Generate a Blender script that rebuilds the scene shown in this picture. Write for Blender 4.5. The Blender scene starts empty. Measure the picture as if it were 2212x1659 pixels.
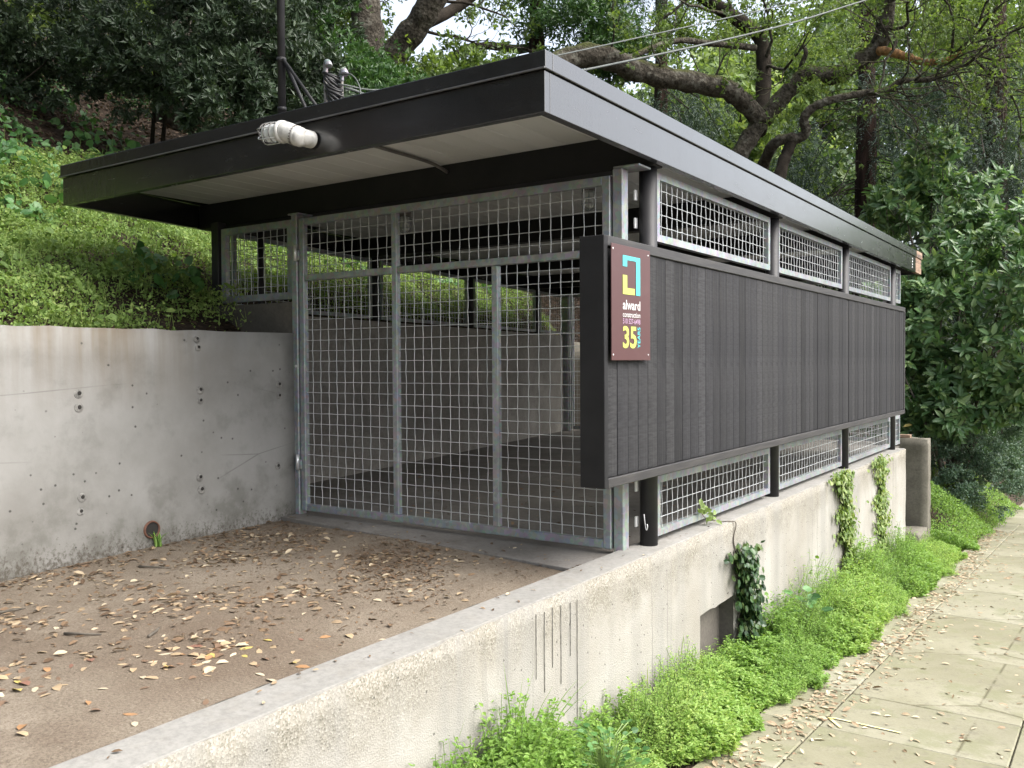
import bpy, bmesh, math
import numpy as np
from mathutils import Matrix, Vector

# ------------------------------------------------------------------ camera, world, sun, exposure
scene = bpy.context.scene
col = scene.collection
cam_data = bpy.data.cameras.new('camera')
cam = bpy.data.objects.new('camera', cam_data)
col.objects.link(cam)
cam_data.sensor_fit = 'HORIZONTAL'
cam_data.sensor_width = 36.0
cam_data.lens = 36.0 * 1922.0 / 2212.0
cam_data.clip_start = 0.05
cam_data.clip_end = 600.0
def _n(v):
    v = np.array(v, float); return v / np.linalg.norm(v)
_dY = _n((1310.0, 52.5, -1922.0)); _dX = -_n((-2822.0, 27.5, -1922.0))
_dX = _n(_dX - _dY * np.dot(_dX, _dY)); _dZ = np.cross(_dX, _dY)
_R = np.array([_dX, _dY, _dZ])
_M = Matrix.Identity(4)
for _i in range(3):
    for _j in range(3):
        _M[_i][_j] = _R[_i, _j]
_M.translation = Vector((0.0, 0.0, 1.09))
cam.matrix_world = _M
scene.camera = cam

SUN_EL, SUN_AZ = math.radians(50), math.radians(78)      # azimuth measured from +Y towards +X
world = bpy.data.worlds.new('World'); scene.world = world
world.use_nodes = True
wn = world.node_tree.nodes; wl = world.node_tree.links
wn.clear()
w_out = wn.new('ShaderNodeOutputWorld'); w_bg = wn.new('ShaderNodeBackground')
w_sky = wn.new('ShaderNodeTexSky'); w_sky.sky_type = 'NISHITA'; w_sky.sun_disc = False
w_sky.sun_elevation = SUN_EL; w_sky.sun_rotation = SUN_AZ
w_sky.air_density = 1.0; w_sky.dust_density = 5.0; w_sky.ozone_density = 1.0
w_hsv = wn.new('ShaderNodeHueSaturation'); w_hsv.inputs['Saturation'].default_value = 0.50
wl.new(w_sky.outputs[0], w_hsv.inputs['Color']); wl.new(w_hsv.outputs[0], w_bg.inputs['Color'])
w_bg.inputs['Strength'].default_value = 0.15
wl.new(w_bg.outputs[0], w_out.inputs['Surface'])

sun_data = bpy.data.lights.new('sun', 'SUN'); sun_data.energy = 1.5; sun_data.angle = math.radians(55)
sun_data.color = (1.0, 0.985, 0.955)
sun = bpy.data.objects.new('sun', sun_data); col.objects.link(sun)
sun.location = (6, 0, 14)
_sd = Vector((math.sin(SUN_AZ) * math.cos(SUN_EL), math.cos(SUN_AZ) * math.cos(SUN_EL), math.sin(SUN_EL)))
sun.rotation_euler = _sd.to_track_quat('Z', 'Y').to_euler()

scene.view_settings.view_transform = 'Standard'
scene.view_settings.look = 'None'
scene.view_settings.gamma = 1.0
scene.view_settings.use_curve_mapping = False
scene.view_settings.exposure = 1.66

rng = np.random.default_rng(7)

# ------------------------------------------------------------------ materials
MATS = {}
class NT:
    """tiny node-tree writer"""
    def __init__(s, name):
        s.m = bpy.data.materials.new(name); s.m.use_nodes = True
        s.t = s.m.node_tree; s.t.nodes.clear()
        s.out = s.t.nodes.new('ShaderNodeOutputMaterial')
        s.bsdf = s.t.nodes.new('ShaderNodeBsdfPrincipled')
        s.t.links.new(s.bsdf.outputs[0], s.out.inputs['Surface'])
        MATS[name] = s.m
    def node(s, kind, **kw):
        n = s.t.nodes.new(kind)
        for k, v in kw.items(): setattr(n, k, v)
        return n
    def link(s, a, b): s.t.links.new(a, b)
    def coords(s, scale=(1, 1, 1), kind='Object'):
        tc = s.node('ShaderNodeTexCoord'); mp = s.node('ShaderNodeMapping')
        mp.inputs['Scale'].default_value = scale
        s.link(tc.outputs[kind], mp.inputs['Vector']); return mp.outputs[0]
    def noise(s, vec, scale, detail=4, rough=0.6, out='Fac'):
        n = s.node('ShaderNodeTexNoise'); n.inputs['Scale'].default_value = scale
        n.inputs['Detail'].default_value = detail; n.inputs['Roughness'].default_value = rough
        s.link(vec, n.inputs['Vector']); return n.outputs[out]
    def voro(s, vec, scale, feature='F1', out='Distance', rnd=1.0):
        n = s.node('ShaderNodeTexVoronoi'); n.feature = feature
        n.inputs['Scale'].default_value = scale; n.inputs['Randomness'].default_value = rnd
        s.link(vec, n.inputs['Vector']); return n.outputs[out]
    def ramp(s, fac, stops):
        n = s.node('ShaderNodeValToRGB'); e = n.color_ramp.elements
        while len(e) < len(stops): e.new(0.5)
        for el, (p, c) in zip(e, stops):
            el.position = p; el.color = (c[0], c[1], c[2], 1) if not isinstance(c, (int, float)) else (c, c, c, 1)
        s.link(fac, n.inputs['Fac']); return n.outputs['Color']
    def mix(s, fac, a, b, mode='MIX'):
        n = s.node('ShaderNodeMix', data_type='RGBA', blend_type=mode, clamp_factor=True)
        for sock, v in ((n.inputs[0], fac), (n.inputs[6], a), (n.inputs[7], b)):
            if isinstance(v, bpy.types.NodeSocket): s.link(v, sock)
            elif isinstance(v, (int, float)) and sock == n.inputs[0]: sock.default_value = v
            else: sock.default_value = (v[0], v[1], v[2], 1)
        return n.outputs[2]
    def math(s, op, a, b=0.0, clamp=False):
        n = s.node('ShaderNodeMath', operation=op, use_clamp=clamp)
        for sock, v in ((n.inputs[0], a), (n.inputs[1], b)):
            if isinstance(v, bpy.types.NodeSocket): s.link(v, sock)
            else: sock.default_value = v
        return n.outputs[0]
    def sep(s, vec):
        n = s.node('ShaderNodeSeparateXYZ'); s.link(vec, n.inputs[0]); return n.outputs
    def bump(s, h, strength=0.3, dist=0.02):
        n = s.node('ShaderNodeBump'); n.inputs['Strength'].default_value = strength
        n.inputs['Distance'].default_value = dist
        s.link(h, n.inputs['Height']); s.link(n.outputs[0], s.bsdf.inputs['Normal'])
    def set(s, color=None, rough=None, metal=None, spec=None):
        for nm, v in (('Base Color', color), ('Roughness', rough), ('Metallic', metal), ('Specular IOR Level', spec)):
            if v is None: continue
            if isinstance(v, bpy.types.NodeSocket): s.link(v, s.bsdf.inputs[nm])
            elif nm == 'Base Color': s.bsdf.inputs[nm].default_value = (v[0], v[1], v[2], 1)
            else: s.bsdf.inputs[nm].default_value = v
        return s.m

def simple(name, c, rough=0.5, metal=0.0, var=0.25, scale=6.0, bump=0.0, spec=0.5):
    t = NT(name); v = t.coords()
    f = t.noise(v, scale)
    lo = tuple(x * (1 - var) for x in c); hi = tuple(x * (1 + var) for x in c)
    t.set(t.ramp(f, [(0.3, lo), (0.7, hi)]), rough, metal, spec)
    if bump: t.bump(t.noise(v, scale * 6), bump, 0.01)
    return t.m

def leaf_mat(name, stops, rough=0.5, trans=0.35, tcol=1.5, spec=0.4):
    """stops: colours over the per-leaf random attribute 'tint'"""
    t = NT(name)
    a = t.node('ShaderNodeAttribute'); a.attribute_name = 'tint'
    k = len(stops)
    c = t.ramp(a.outputs['Fac'], [(i / max(1, k - 1), s_) for i, s_ in enumerate(stops)])
    t.set(c, rough, 0.0, spec)
    tr = t.node('ShaderNodeBsdfTranslucent'); mx = t.node('ShaderNodeMixShader')
    g = t.mix(1.0, c, (tcol, tcol, tcol * 0.55), 'MULTIPLY')
    t.link(g, tr.inputs['Color'])
    mx.inputs['Fac'].default_value = trans
    t.link(t.bsdf.outputs[0], mx.inputs[1]); t.link(tr.outputs[0], mx.inputs[2])
    t.link(mx.outputs[0], t.out.inputs['Surface'])
    return t.m

# black semi-gloss paint of the roof edge, grimy
t = NT('black_paint'); v = t.coords((1, 1, 1))
g = t.noise(v, 2.3, 6); st = t.noise(t.coords((3, 3, 0.4)), 9, 4)
t.set(t.mix(t.math('MULTIPLY', g, st), (0.006, 0.006, 0.0065), (0.024, 0.023, 0.024)),
      t.math('ADD', t.math('MULTIPLY', g, 0.22), 0.20), 0.0, 0.15)
t.bsdf.inputs['Coat Weight'].default_value = 1.0; t.link(t.math('ADD', t.math('MULTIPLY', t.noise(t.coords((2, 2, 9)), 2.0, 6, 0.7), 0.34), 0.05), t.bsdf.inputs['Coat Roughness']); t.bsdf.inputs['Coat IOR'].default_value = 1.82
t.bump(t.noise(v, 40, 3), 0.08, 0.004)
t = NT('black_steel'); v = t.coords()
t.set(t.ramp(t.noise(v, 8), [(0.3, (0.012, 0.012, 0.014)), (0.75, (0.026, 0.025, 0.026))]), 0.52, 0.0, 0.35)
t = NT('beam_paint'); v = t.coords()
t.set(t.ramp(t.noise(v, 5), [(0.3, (0.008, 0.008, 0.009)), (0.8, (0.016, 0.016, 0.017))]), 0.6, 0.0, 0.3)
# stained rough-sawn cladding, each board its own tone
t = NT('stained_board'); v = t.coords((1, 1, 1))
oi = t.node('ShaderNodeObjectInfo')
base = t.ramp(oi.outputs['Random'], [(0.0, (0.007, 0.007, 0.008)), (0.45, (0.020, 0.020, 0.023)), (0.8, (0.025, 0.025, 0.026)), (1.0, (0.034, 0.034, 0.037))])
saw = t.noise(t.coords((6, 9, 75)), 1.0, 4, 0.7); gr = t.noise(t.coords((30, 60, 1.2)), 1.0, 4)
blot = t.noise(v, 2.2, 5)
c = t.mix(t.ramp(saw, [(0.42, 0.0), (0.62, 0.8)]), base, (0.009, 0.009, 0.010))
c = t.mix(t.ramp(blot, [(0.45, 0.0), (0.75, 0.45)]), c, (0.040, 0.039, 0.040))
c = t.mix(t.ramp(gr, [(0.55, 0.0), (0.75, 0.45)]), c, (0.058, 0.055, 0.050))
t.set(c, 0.68, 0.0, 0.25)
t.bump(t.math('ADD', saw, t.math('MULTIPLY', gr, 0.7)), 0.55, 0.004)
t = NT('stained_trim'); v = t.coords(); gr = t.noise(t.coords((14, 3, 40)), 1.0, 4)
t.set(t.mix(t.ramp(gr, [(0.4, 0.0), (0.8, 0.7)]), (0.023, 0.022, 0.023), (0.061, 0.057, 0.052)), 0.55)
t.bump(gr, 0.3, 0.003)
t = NT('bare_wood_end'); v = t.coords(); gr = t.noise(t.coords((4, 3, 30)), 1.0, 4)
t.set(t.ramp(gr, [(0.35, (0.06, 0.05, 0.045)), (0.5, (0.20, 0.13, 0.085)), (0.7, (0.30, 0.21, 0.15))]), 0.8)
# galvanised steel
t = NT('galvanised'); v = t.coords()
sp = t.voro(v, 38, out='Color'); n = t.noise(v, 7, 4)
c = t.mix(0.22, t.ramp(n, [(0.3, (0.222, 0.244, 0.255)), (0.7, (0.348, 0.366, 0.370))]), sp, 'SOFT_LIGHT')
t.set(c, t.math('ADD', t.math('MULTIPLY', n, 0.25), 0.33), 0.45, 0.5)
t = NT('galvanised_wire'); v = t.coords()
t.set(t.ramp(t.noise(v, 12), [(0.3, (0.385, 0.404, 0.413)), (0.7, (0.577, 0.597, 0.597))]), 0.42, 0.35, 0.5)
# ceiling boards
t = NT('white_board'); v = t.coords((6, 1, 6)); oi = t.node('ShaderNodeObjectInfo')
c = t.ramp(oi.outputs['Random'], [(0.0, (0.60, 0.60, 0.59)), (1.0, (0.69, 0.69, 0.68))])
t.set(t.mix(t.ramp(t.noise(v, 3, 5), [(0.5, 0.0), (0.8, 0.3)]), c, (0.50, 0.49, 0.46)), 0.5)
# concretes ----------------------------------------------------------
t = NT('wall_concrete_smooth')          # the high wall beside the drive
v = t.coords(); xyz = t.sep(v)
big = t.noise(v, 1.5, 6, 0.6); fine = t.noise(v, 22, 5, 0.7); med = t.noise(v, 5, 6, 0.65)
c = t.ramp(big, [(0.3, (0.183, 0.178, 0.164)), (0.5, (0.238, 0.235, 0.221)), (0.72, (0.288, 0.285, 0.273))])
c = t.mix(t.ramp(med, [(0.50, 0.0), (0.72, 0.45)]), c, (0.155, 0.156, 0.144))
c = t.mix(t.math('MULTIPLY', fine, 0.3), c, (0.183, 0.178, 0.164))
z = xyz[2]
st = t.noise(t.coords((7, 7, 0.35)), 1.0, 4, 0.6)
topm = t.math('MULTIPLY', t.ramp(st, [(0.38, 0.0), (0.62, 1.0)]), t.node('ShaderNodeMapRange').outputs[0])
mr = topm.node.inputs[1].links[0].from_node
for k_, v_ in (('From Min', 0.80), ('From Max', 1.30), ('To Min', 0.0), ('To Max', 0.8)): mr.inputs[k_].default_value = v_
t.link(z, mr.inputs['Value'])
ysel = t.node('ShaderNodeMapRange')
for k_, v_ in (('From Min', 3.75), ('From Max', 3.35), ('To Min', 0.15), ('To Max', 1.0)): ysel.inputs[k_].default_value = v_
t.link(xyz[1], ysel.inputs['Value'])
c = t.mix(t.math('MULTIPLY', topm, ysel.outputs[0]), c, (0.132, 0.104, 0.071))
mr2 = t.node('ShaderNodeMapRange')
for k_, v_ in (('From Min', 0.45), ('From Max', 0.0), ('To Min', -0.55), ('To Max', 0.05)): mr2.inputs[k_].default_value = v_
t.link(z, mr2.inputs['Value'])
c = t.mix(t.math('MULTIPLY', t.math('ADD', mr2.outputs[0], med, True), t.ramp(med, [(0.40, 0.0), (0.60, 0.95)])), c, (0.089, 0.085, 0.071))
mr3 = t.node('ShaderNodeMapRange')
for k_, v_ in (('From Min', 0.24), ('From Max', -0.10), ('To Min', -0.26), ('To Max', 0.22)): mr3.inputs[k_].default_value = v_
t.link(z, mr3.inputs['Value'])
spl = t.noise(t.coords((1, 1, 0.8)), 55, 4, 0.75)
c = t.mix(t.ramp(t.math('ADD', mr3.outputs[0], spl, True), [(0.52, 0.0), (0.70, 0.8)]), c, (0.056, 0.046, 0.034))
pit = t.voro(v, 11); psel = t.voro(v, 11, out='Color')
pits = t.math('MULTIPLY', t.ramp(pit, [(0.05, 1.0), (0.10, 0.0)]), t.ramp(t.sep(psel)[0], [(0.50, 0.0), (0.60, 1.0)]))
c = t.mix(t.math('MULTIPLY', pits, 0.85), c, (0.042, 0.039, 0.036))
crk = t.ramp(t.voro(t.coords((1, 0.35, 1.5)), 1.3, 'DISTANCE_TO_EDGE'), [(0.0, 1.0), (0.006, 0.0)])
c = t.mix(t.math('MULTIPLY', t.math('MULTIPLY', crk, t.ramp(big, [(0.5, 0.0), (0.62, 1.0)])), 0.6), c, (0.083, 0.079, 0.074))
t.set(c, 0.82, 0.0, 0.3)
t.bump(t.math('SUBTRACT', t.math('ADD', t.math('MULTIPLY', fine, 0.35), med), pits), 0.4, 0.008)

t = NT('wall_concrete_rough')           # the low street wall with exposed aggregate
v = t.coords(); xyz = t.sep(v)
big = t.noise(v, 1.1, 5); med = t.noise(v, 4.5, 6, 0.65); fine = t.noise(v, 60, 4, 0.7)
c = t.ramp(big, [(0.3, (0.218, 0.203, 0.173)), (0.52, (0.278, 0.267, 0.239)), (0.72, (0.345, 0.339, 0.311))])
strk = t.noise(t.coords((5, 5, 0.5)), 1.0, 4)
c = t.mix(t.ramp(strk, [(0.5, 0.0), (0.75, 0.4)]), c, (0.238, 0.223, 0.193))
mr = t.node('ShaderNodeMapRange')
for k_, v_ in (('From Min', -0.42), ('From Max', 0.02), ('To Min', -0.25), ('To Max', 0.42)): mr.inputs[k_].default_value = v_
t.link(xyz[2], mr.inputs['Value'])
agg_m = t.math('ADD', mr.outputs[0], med, True)
agg = t.voro(v, 150, out='Color'); aggd = t.voro(v, 150)
aggc = t.ramp(t.sep(agg)[0], [(0.0, (0.099, 0.092, 0.072)), (0.3, (0.166, 0.153, 0.121)), (0.7, (0.211, 0.197, 0.162)), (1.0, (0.278, 0.264, 0.228))])
c = t.mix(t.ramp(agg_m, [(0.50, 0.0), (0.85, 0.9)]), c, aggc)
dr = t.noise(t.coords((0.2, 26, 0.25)), 1.0, 2, 0.5)
dm = t.math('MULTIPLY', t.ramp(dr, [(0.60, 0.0), (0.64, 1.0)]), t.ramp(t.noise(t.coords((0.285, 0.873, 0.198)), 1.0, 2), [(0.50, 0.0), (0.60, 1.0)]))
c = t.mix(t.math('MULTIPLY', dm, 0.55), c, (0.095, 0.092, 0.084))
gs2 = t.noise(t.coords((1, 2.6, 0.22)), 1.6, 5, 0.6)
c = t.mix(t.ramp(gs2, [(0.46, 0.0), (0.62, 0.6)]), c, (0.199, 0.194, 0.178))
pit = t.voro(v, 24); ps = t.voro(v, 24, out='Color')
pits = t.math('MULTIPLY', t.ramp(pit, [(0.08, 1.0), (0.16, 0.0)]), t.ramp(t.sep(ps)[1], [(0.55, 0.0), (0.65, 1.0)]))
c = t.mix(t.math('MULTIPLY', pits, 0.75), c, (0.066, 0.062, 0.055))
t.set(c, 0.85, 0.0, 0.3)
t.bump(t.math('SUBTRACT', t.math('ADD', t.math('MULTIPLY', aggd, 0.6), t.math('MULTIPLY', fine, 0.4)), pits), 0.5, 0.006)

def concrete(name, c0, c1, c2, stain, bump=0.3):
    t = NT(name); v = t.coords()
    big = t.noise(v, 1.3, 6); fine = t.noise(v, 45, 5, 0.7); med = t.noise(v, 6, 6, 0.7)
    c = t.ramp(big, [(0.3, c0), (0.5, c1), (0.72, c2)])
    c = t.mix(t.ramp(med, [(0.50, 0.0), (0.72, 0.6)]), c, stain)
    c = t.mix(t.ramp(fine, [(0.35, 0.35), (0.6, 0.0)]), c, tuple(x * 0.5 for x in c0))
    t.set(c, 0.85, 0.0, 0.3); t.bump(t.math('ADD', fine, med), bump, 0.004)
    return t.m
concrete('apron_concrete', (0.136, 0.126, 0.112), (0.184, 0.173, 0.160), (0.231, 0.218, 0.201), (0.109, 0.092, 0.075))
concrete('cap_concrete', (0.204, 0.201, 0.187), (0.245, 0.238, 0.221), (0.292, 0.282, 0.262), (0.184, 0.170, 0.143))
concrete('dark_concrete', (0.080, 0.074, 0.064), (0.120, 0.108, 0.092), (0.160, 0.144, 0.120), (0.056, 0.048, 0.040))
concrete('inner_concrete', (0.17, 0.16, 0.145), (0.23, 0.22, 0.20), (0.30, 0.285, 0.26), (0.13, 0.12, 0.105))
concrete('inner_floor', (0.105, 0.097, 0.086), (0.145, 0.136, 0.122), (0.19, 0.178, 0.162), (0.085, 0.075, 0.064))
concrete('pier_concrete', (0.09, 0.085, 0.065), (0.135, 0.125, 0.10), (0.19, 0.175, 0.145), (0.06, 0.056, 0.04))
concrete('pale_concrete', (0.384, 0.352, 0.288), (0.448, 0.416, 0.344), (0.496, 0.464, 0.392), (0.336, 0.288, 0.216))
t = NT('paving'); v = t.coords(); oi = t.node('ShaderNodeObjectInfo')
big = t.noise(v, 0.9, 6); fine = t.noise(v, 70, 4, 0.7); med = t.noise(v, 5, 6, 0.7)
c = t.ramp(big, [(0.3, (0.138, 0.130, 0.079)), (0.5, (0.200, 0.190, 0.127)), (0.7, (0.275, 0.263, 0.196))])
c = t.mix(t.ramp(med, [(0.50, 0.0), (0.75, 0.55)]), c, (0.131, 0.130, 0.066))
c = t.mix(t.ramp(oi.outputs['Random'], [(0.0, 0.0), (1.0, 0.30)]), c, (0.289, 0.281, 0.222))
c = t.mix(t.ramp(fine, [(0.35, 0.3), (0.6, 0.0)]), c, (0.138, 0.126, 0.082))
pt = t.noise(v, 2.6, 6, 0.75); sp2 = t.noise(v, 19, 5, 0.75)
c = t.mix(t.ramp(pt, [(0.50, 0.0), (0.60, 0.55)]), c, (0.150, 0.155, 0.085))
c = t.mix(t.ramp(sp2, [(0.34, 0.55), (0.46, 0.0)]), c, (0.12, 0.112, 0.085))
crk = t.math('MULTIPLY', t.ramp(t.voro(t.coords((1.0, 0.7, 1)), 1.0, 'DISTANCE_TO_EDGE'), [(0.0, 1.0), (0.012, 0.0)]), t.ramp(med, [(0.42, 0.0), (0.55, 1.0)]))
c = t.mix(t.math('MULTIPLY', crk, 0.8), c, (0.069, 0.059, 0.031))
t.set(c, 0.85, 0.0, 0.3); t.bump(t.math('SUBTRACT', t.math('ADD', fine, med), crk), 0.3, 0.005)
t = NT('dirt'); v = t.coords()
big = t.noise(v, 1.1, 6); fine = t.noise(v, 90, 4, 0.75); med = t.noise(v, 7, 6, 0.7); damp = t.noise(v, 0.8, 5, 0.65)
c = t.ramp(big, [(0.3, (0.136, 0.109, 0.082)), (0.5, (0.187, 0.155, 0.118)), (0.7, (0.247, 0.210, 0.165))])
c = t.mix(t.ramp(med, [(0.45, 0.0), (0.75, 0.55)]), c, (0.252, 0.215, 0.169))
c = t.mix(t.ramp(damp, [(0.48, 0.0), (0.62, 0.6)]), c, (0.107, 0.076, 0.053))
c = t.mix(t.ramp(fine, [(0.36, 0.6), (0.58, 0.0)]), c, (0.071, 0.051, 0.036))
peb = t.ramp(t.voro(v, 55), [(0.10, 1.0), (0.2, 0.0)])
c = t.mix(t.math('MULTIPLY', peb, t.ramp(t.sep(t.voro(v, 55, out='Color'))[0], [(0.7, 0.0), (0.8, 0.7)])), c, (0.323, 0.284, 0.223))
t.set(c, 0.92, 0.0, 0.25); t.bump(t.math('ADD', fine, t.math('MULTIPLY', med, 1.5)), 0.6, 0.010)
t = NT('soil'); v = t.coords(); n = t.noise(v, 9, 6, 0.7)
lt = t.voro(v, 26, out='Color')
c = t.ramp(n, [(0.3, (0.017, 0.012, 0.009)), (0.6, (0.042, 0.030, 0.021)), (0.8, (0.066, 0.051, 0.037))])
c = t.mix(t.ramp(t.sep(lt)[0], [(0.6, 0.0), (0.9, 0.55)]), c, (0.090, 0.060, 0.043))
t.set(c, 0.95, 0.0, 0.2); t.bump(n, 0.8, 0.05)
t = NT('asphalt'); v = t.coords(); n = t.noise(v, 80, 4, 0.7)
t.set(t.ramp(n, [(0.3, (0.035, 0.035, 0.036)), (0.7, (0.075, 0.074, 0.072))]), 0.9); t.bump(n, 0.4, 0.005)
simple('roof_felt', (0.07, 0.068, 0.065), 0.95, 0, 0.4, 4, 0.3)
simple('bark_dark', (0.030, 0.025, 0.020), 0.95, 0, 0.5, 9, 0.8, 0.1)
t = NT('bark_oak'); v = t.coords(); n = t.noise(v, 11, 6, 0.75); m = t.noise(v, 2.6, 5, 0.7); li = t.noise(v, 5.5, 4, 0.6)
geo = t.node('ShaderNodeNewGeometry'); nz = t.sep(geo.outputs['Normal'])[2]
c = t.ramp(n, [(0.32, (0.022, 0.019, 0.015)), (0.5, (0.062, 0.054, 0.043)), (0.68, (0.12, 0.108, 0.088))])
c = t.mix(t.ramp(li, [(0.54, 0.0), (0.62, 0.7)]), c, (0.125, 0.12, 0.10))
moss = t.math('MULTIPLY', t.ramp(m, [(0.40, 0.0), (0.56, 1.0)]), t.ramp(nz, [(0.30, 0.0), (0.70, 1.0)]))
c = t.mix(t.math('MULTIPLY', moss, 0.9), c, (0.062, 0.072, 0.016))
t.set(c, 0.95, 0.0, 0.15); t.bump(t.math('ADD', n, t.math('MULTIPLY', t.voro(v, 16), 0.6)), 1.0, 0.05)
t = NT('bark_redwood'); v = t.coords((5, 5, 0.5)); n = t.noise(v, 2, 6, 0.7)
t.set(t.ramp(n, [(0.35, (0.012, 0.008, 0.006)), (0.7, (0.055, 0.034, 0.026))]), 0.95, 0, 0.1); t.bump(n, 1.0, 0.08)
t = NT('bark_stripped'); v = t.coords(); n = t.noise(v, 14, 5, 0.7)
t.set(t.ramp(n, [(0.35, (0.10, 0.05, 0.02)), (0.6, (0.36, 0.19, 0.07)), (0.8, (0.42, 0.27, 0.14))]), 0.9); t.bump(n, 0.6, 0.02)
simple('twig', (0.09, 0.078, 0.062), 0.9, 0, 0.4, 20)
simple('stem_green', (0.13, 0.20, 0.05), 0.6, 0, 0.3, 20)
simple('lamp_white', (0.46, 0.455, 0.43), 0.45, 0, 0.28, 22)
simple('cable_black', (0.015, 0.015, 0.016), 0.5)
simple('cable_grey', (0.075, 0.085, 0.08), 0.7)
simple('conduit_grey', (0.16, 0.15, 0.14), 0.5, 0.3)
simple('screw_steel', (0.7, 0.7, 0.7), 0.35, 0.6)
simple('lip_highlight', (0.085, 0.085, 0.088), 0.45)  # lighter grey paints the light caught along the front flashing lip
simple('drip_stain', (0.20, 0.19, 0.17), 0.9, 0, 0.5, 40)
simple('terracotta', (0.12, 0.055, 0.035), 0.8, 0, 0.35, 14)
simple('hole_dark', (0.020, 0.018, 0.016), 0.95)
simple('mortar_patch', (0.20, 0.195, 0.18), 0.9, 0, 0.5, 30, 0.6)
simple('white_plastic', (0.75, 0.75, 0.73), 0.4, 0, 0.05)
t = NT('sign_maroon'); v = t.coords(); n = t.noise(v, 9, 5)
t.set(t.mix(t.ramp(n, [(0.55, 0.0), (0.85, 0.35)]), (0.065, 0.026, 0.026), (0.105, 0.061, 0.058)), 0.42, 0.0, 0.5)
simple('ink_cyan', (0.063, 0.415, 0.438), 0.45, 0, 0.03)
simple('ink_lime', (0.403, 0.472, 0.092), 0.45, 0, 0.03)
simple('ink_white', (0.502, 0.502, 0.490), 0.45, 0, 0.03)
simple('ink_pink', (0.379, 0.257, 0.367), 0.45, 0, 0.03)
t = NT('chalk_yellow'); v = t.coords(); n = t.noise(v, 30, 4)
t.set(t.mix(t.ramp(n, [(0.45, 0.0), (0.6, 1.0)]), (0.45, 0.42, 0.30), (0.66, 0.58, 0.20)), 0.9)
t = NT('lamp_glass'); t.set((0.80, 0.83, 0.82), 0.25); t.bsdf.inputs['Transmission Weight'].default_value = 0.45

# foliage
leaf_mat('leaf_weed', [(0.085, 0.17, 0.028), (0.155, 0.275, 0.05), (0.235, 0.36, 0.085), (0.33, 0.41, 0.12)], 0.55, 0.38)
leaf_mat('leaf_hill', [(0.065, 0.115, 0.026), (0.125, 0.205, 0.046), (0.185, 0.28, 0.07), (0.26, 0.33, 0.10)], 0.6, 0.35)
leaf_mat('leaf_broad', [(0.035, 0.10, 0.03), (0.06, 0.15, 0.04), (0.10, 0.22, 0.06), (0.13, 0.25, 0.10)], 0.42, 0.3)
leaf_mat('leaf_shrub', [(0.018, 0.034, 0.017), (0.032, 0.055, 0.028), (0.05, 0.078, 0.042), (0.075, 0.105, 0.06)], 0.42, 0.16, 1.3)
leaf_mat('leaf_oak', [(0.035, 0.06, 0.018), (0.06, 0.10, 0.025), (0.11, 0.17, 0.035), (0.17, 0.24, 0.05)], 0.5, 0.38)
leaf_mat('leaf_bay', [(0.022, 0.06, 0.018), (0.035, 0.085, 0.024), (0.055, 0.12, 0.03), (0.08, 0.15, 0.045)], 0.4, 0.28)
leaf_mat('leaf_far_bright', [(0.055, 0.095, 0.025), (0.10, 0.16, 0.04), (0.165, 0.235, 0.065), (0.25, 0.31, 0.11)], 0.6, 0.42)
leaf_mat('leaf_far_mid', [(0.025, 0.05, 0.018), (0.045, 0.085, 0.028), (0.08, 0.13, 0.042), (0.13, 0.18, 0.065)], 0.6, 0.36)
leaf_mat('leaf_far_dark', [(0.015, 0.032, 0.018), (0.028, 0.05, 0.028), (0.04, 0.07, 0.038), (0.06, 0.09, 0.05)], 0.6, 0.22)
leaf_mat('leaf_redwood', [(0.016, 0.032, 0.024), (0.028, 0.05, 0.036), (0.045, 0.072, 0.05), (0.07, 0.10, 0.07)], 0.6, 0.2)
leaf_mat('leaf_laurel', [(0.05, 0.11, 0.04), (0.08, 0.16, 0.06), (0.12, 0.21, 0.085), (0.20, 0.28, 0.11)], 0.40, 0.3, 1.6, 0.5)
leaf_mat('leaf_teal', [(0.045, 0.09, 0.05), (0.085, 0.145, 0.09), (0.13, 0.20, 0.135), (0.19, 0.26, 0.19)], 0.42, 0.25, 1.3)
leaf_mat('leaf_ivy', [(0.012, 0.035, 0.014), (0.025, 0.06, 0.022), (0.05, 0.10, 0.03), (0.10, 0.14, 0.045)], 0.35, 0.2)
leaf_mat('leaf_ivy_young', [(0.08, 0.13, 0.035), (0.13, 0.20, 0.05), (0.19, 0.26, 0.08), (0.25, 0.29, 0.12)], 0.5, 0.3)
leaf_mat('leaf_litter', [(0.035, 0.022, 0.014), (0.07, 0.046, 0.03), (0.12, 0.085, 0.06), (0.20, 0.155, 0.12)], 0.8, 0.1, 1.0, 0.2)
LEAFC = {'tan': (0.33, 0.245, 0.15), 'brown': (0.15, 0.095, 0.06), 'yellow': (0.42, 0.33, 0.10), 'orange': (0.27, 0.15, 0.07),
         'pale': (0.44, 0.37, 0.26), 'reddish': (0.19, 0.095, 0.065)}
for k_, c_ in LEAFC.items(): simple('dead_leaf_' + k_, c_, 0.6, 0, 0.3, 60)
leaf_mat('dead_leaf_mix', [(0.09, 0.058, 0.036), (0.175, 0.115, 0.07), (0.31, 0.235, 0.15), (0.46, 0.39, 0.28)], 0.65, 0.12, 1.0, 0.3)

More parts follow.
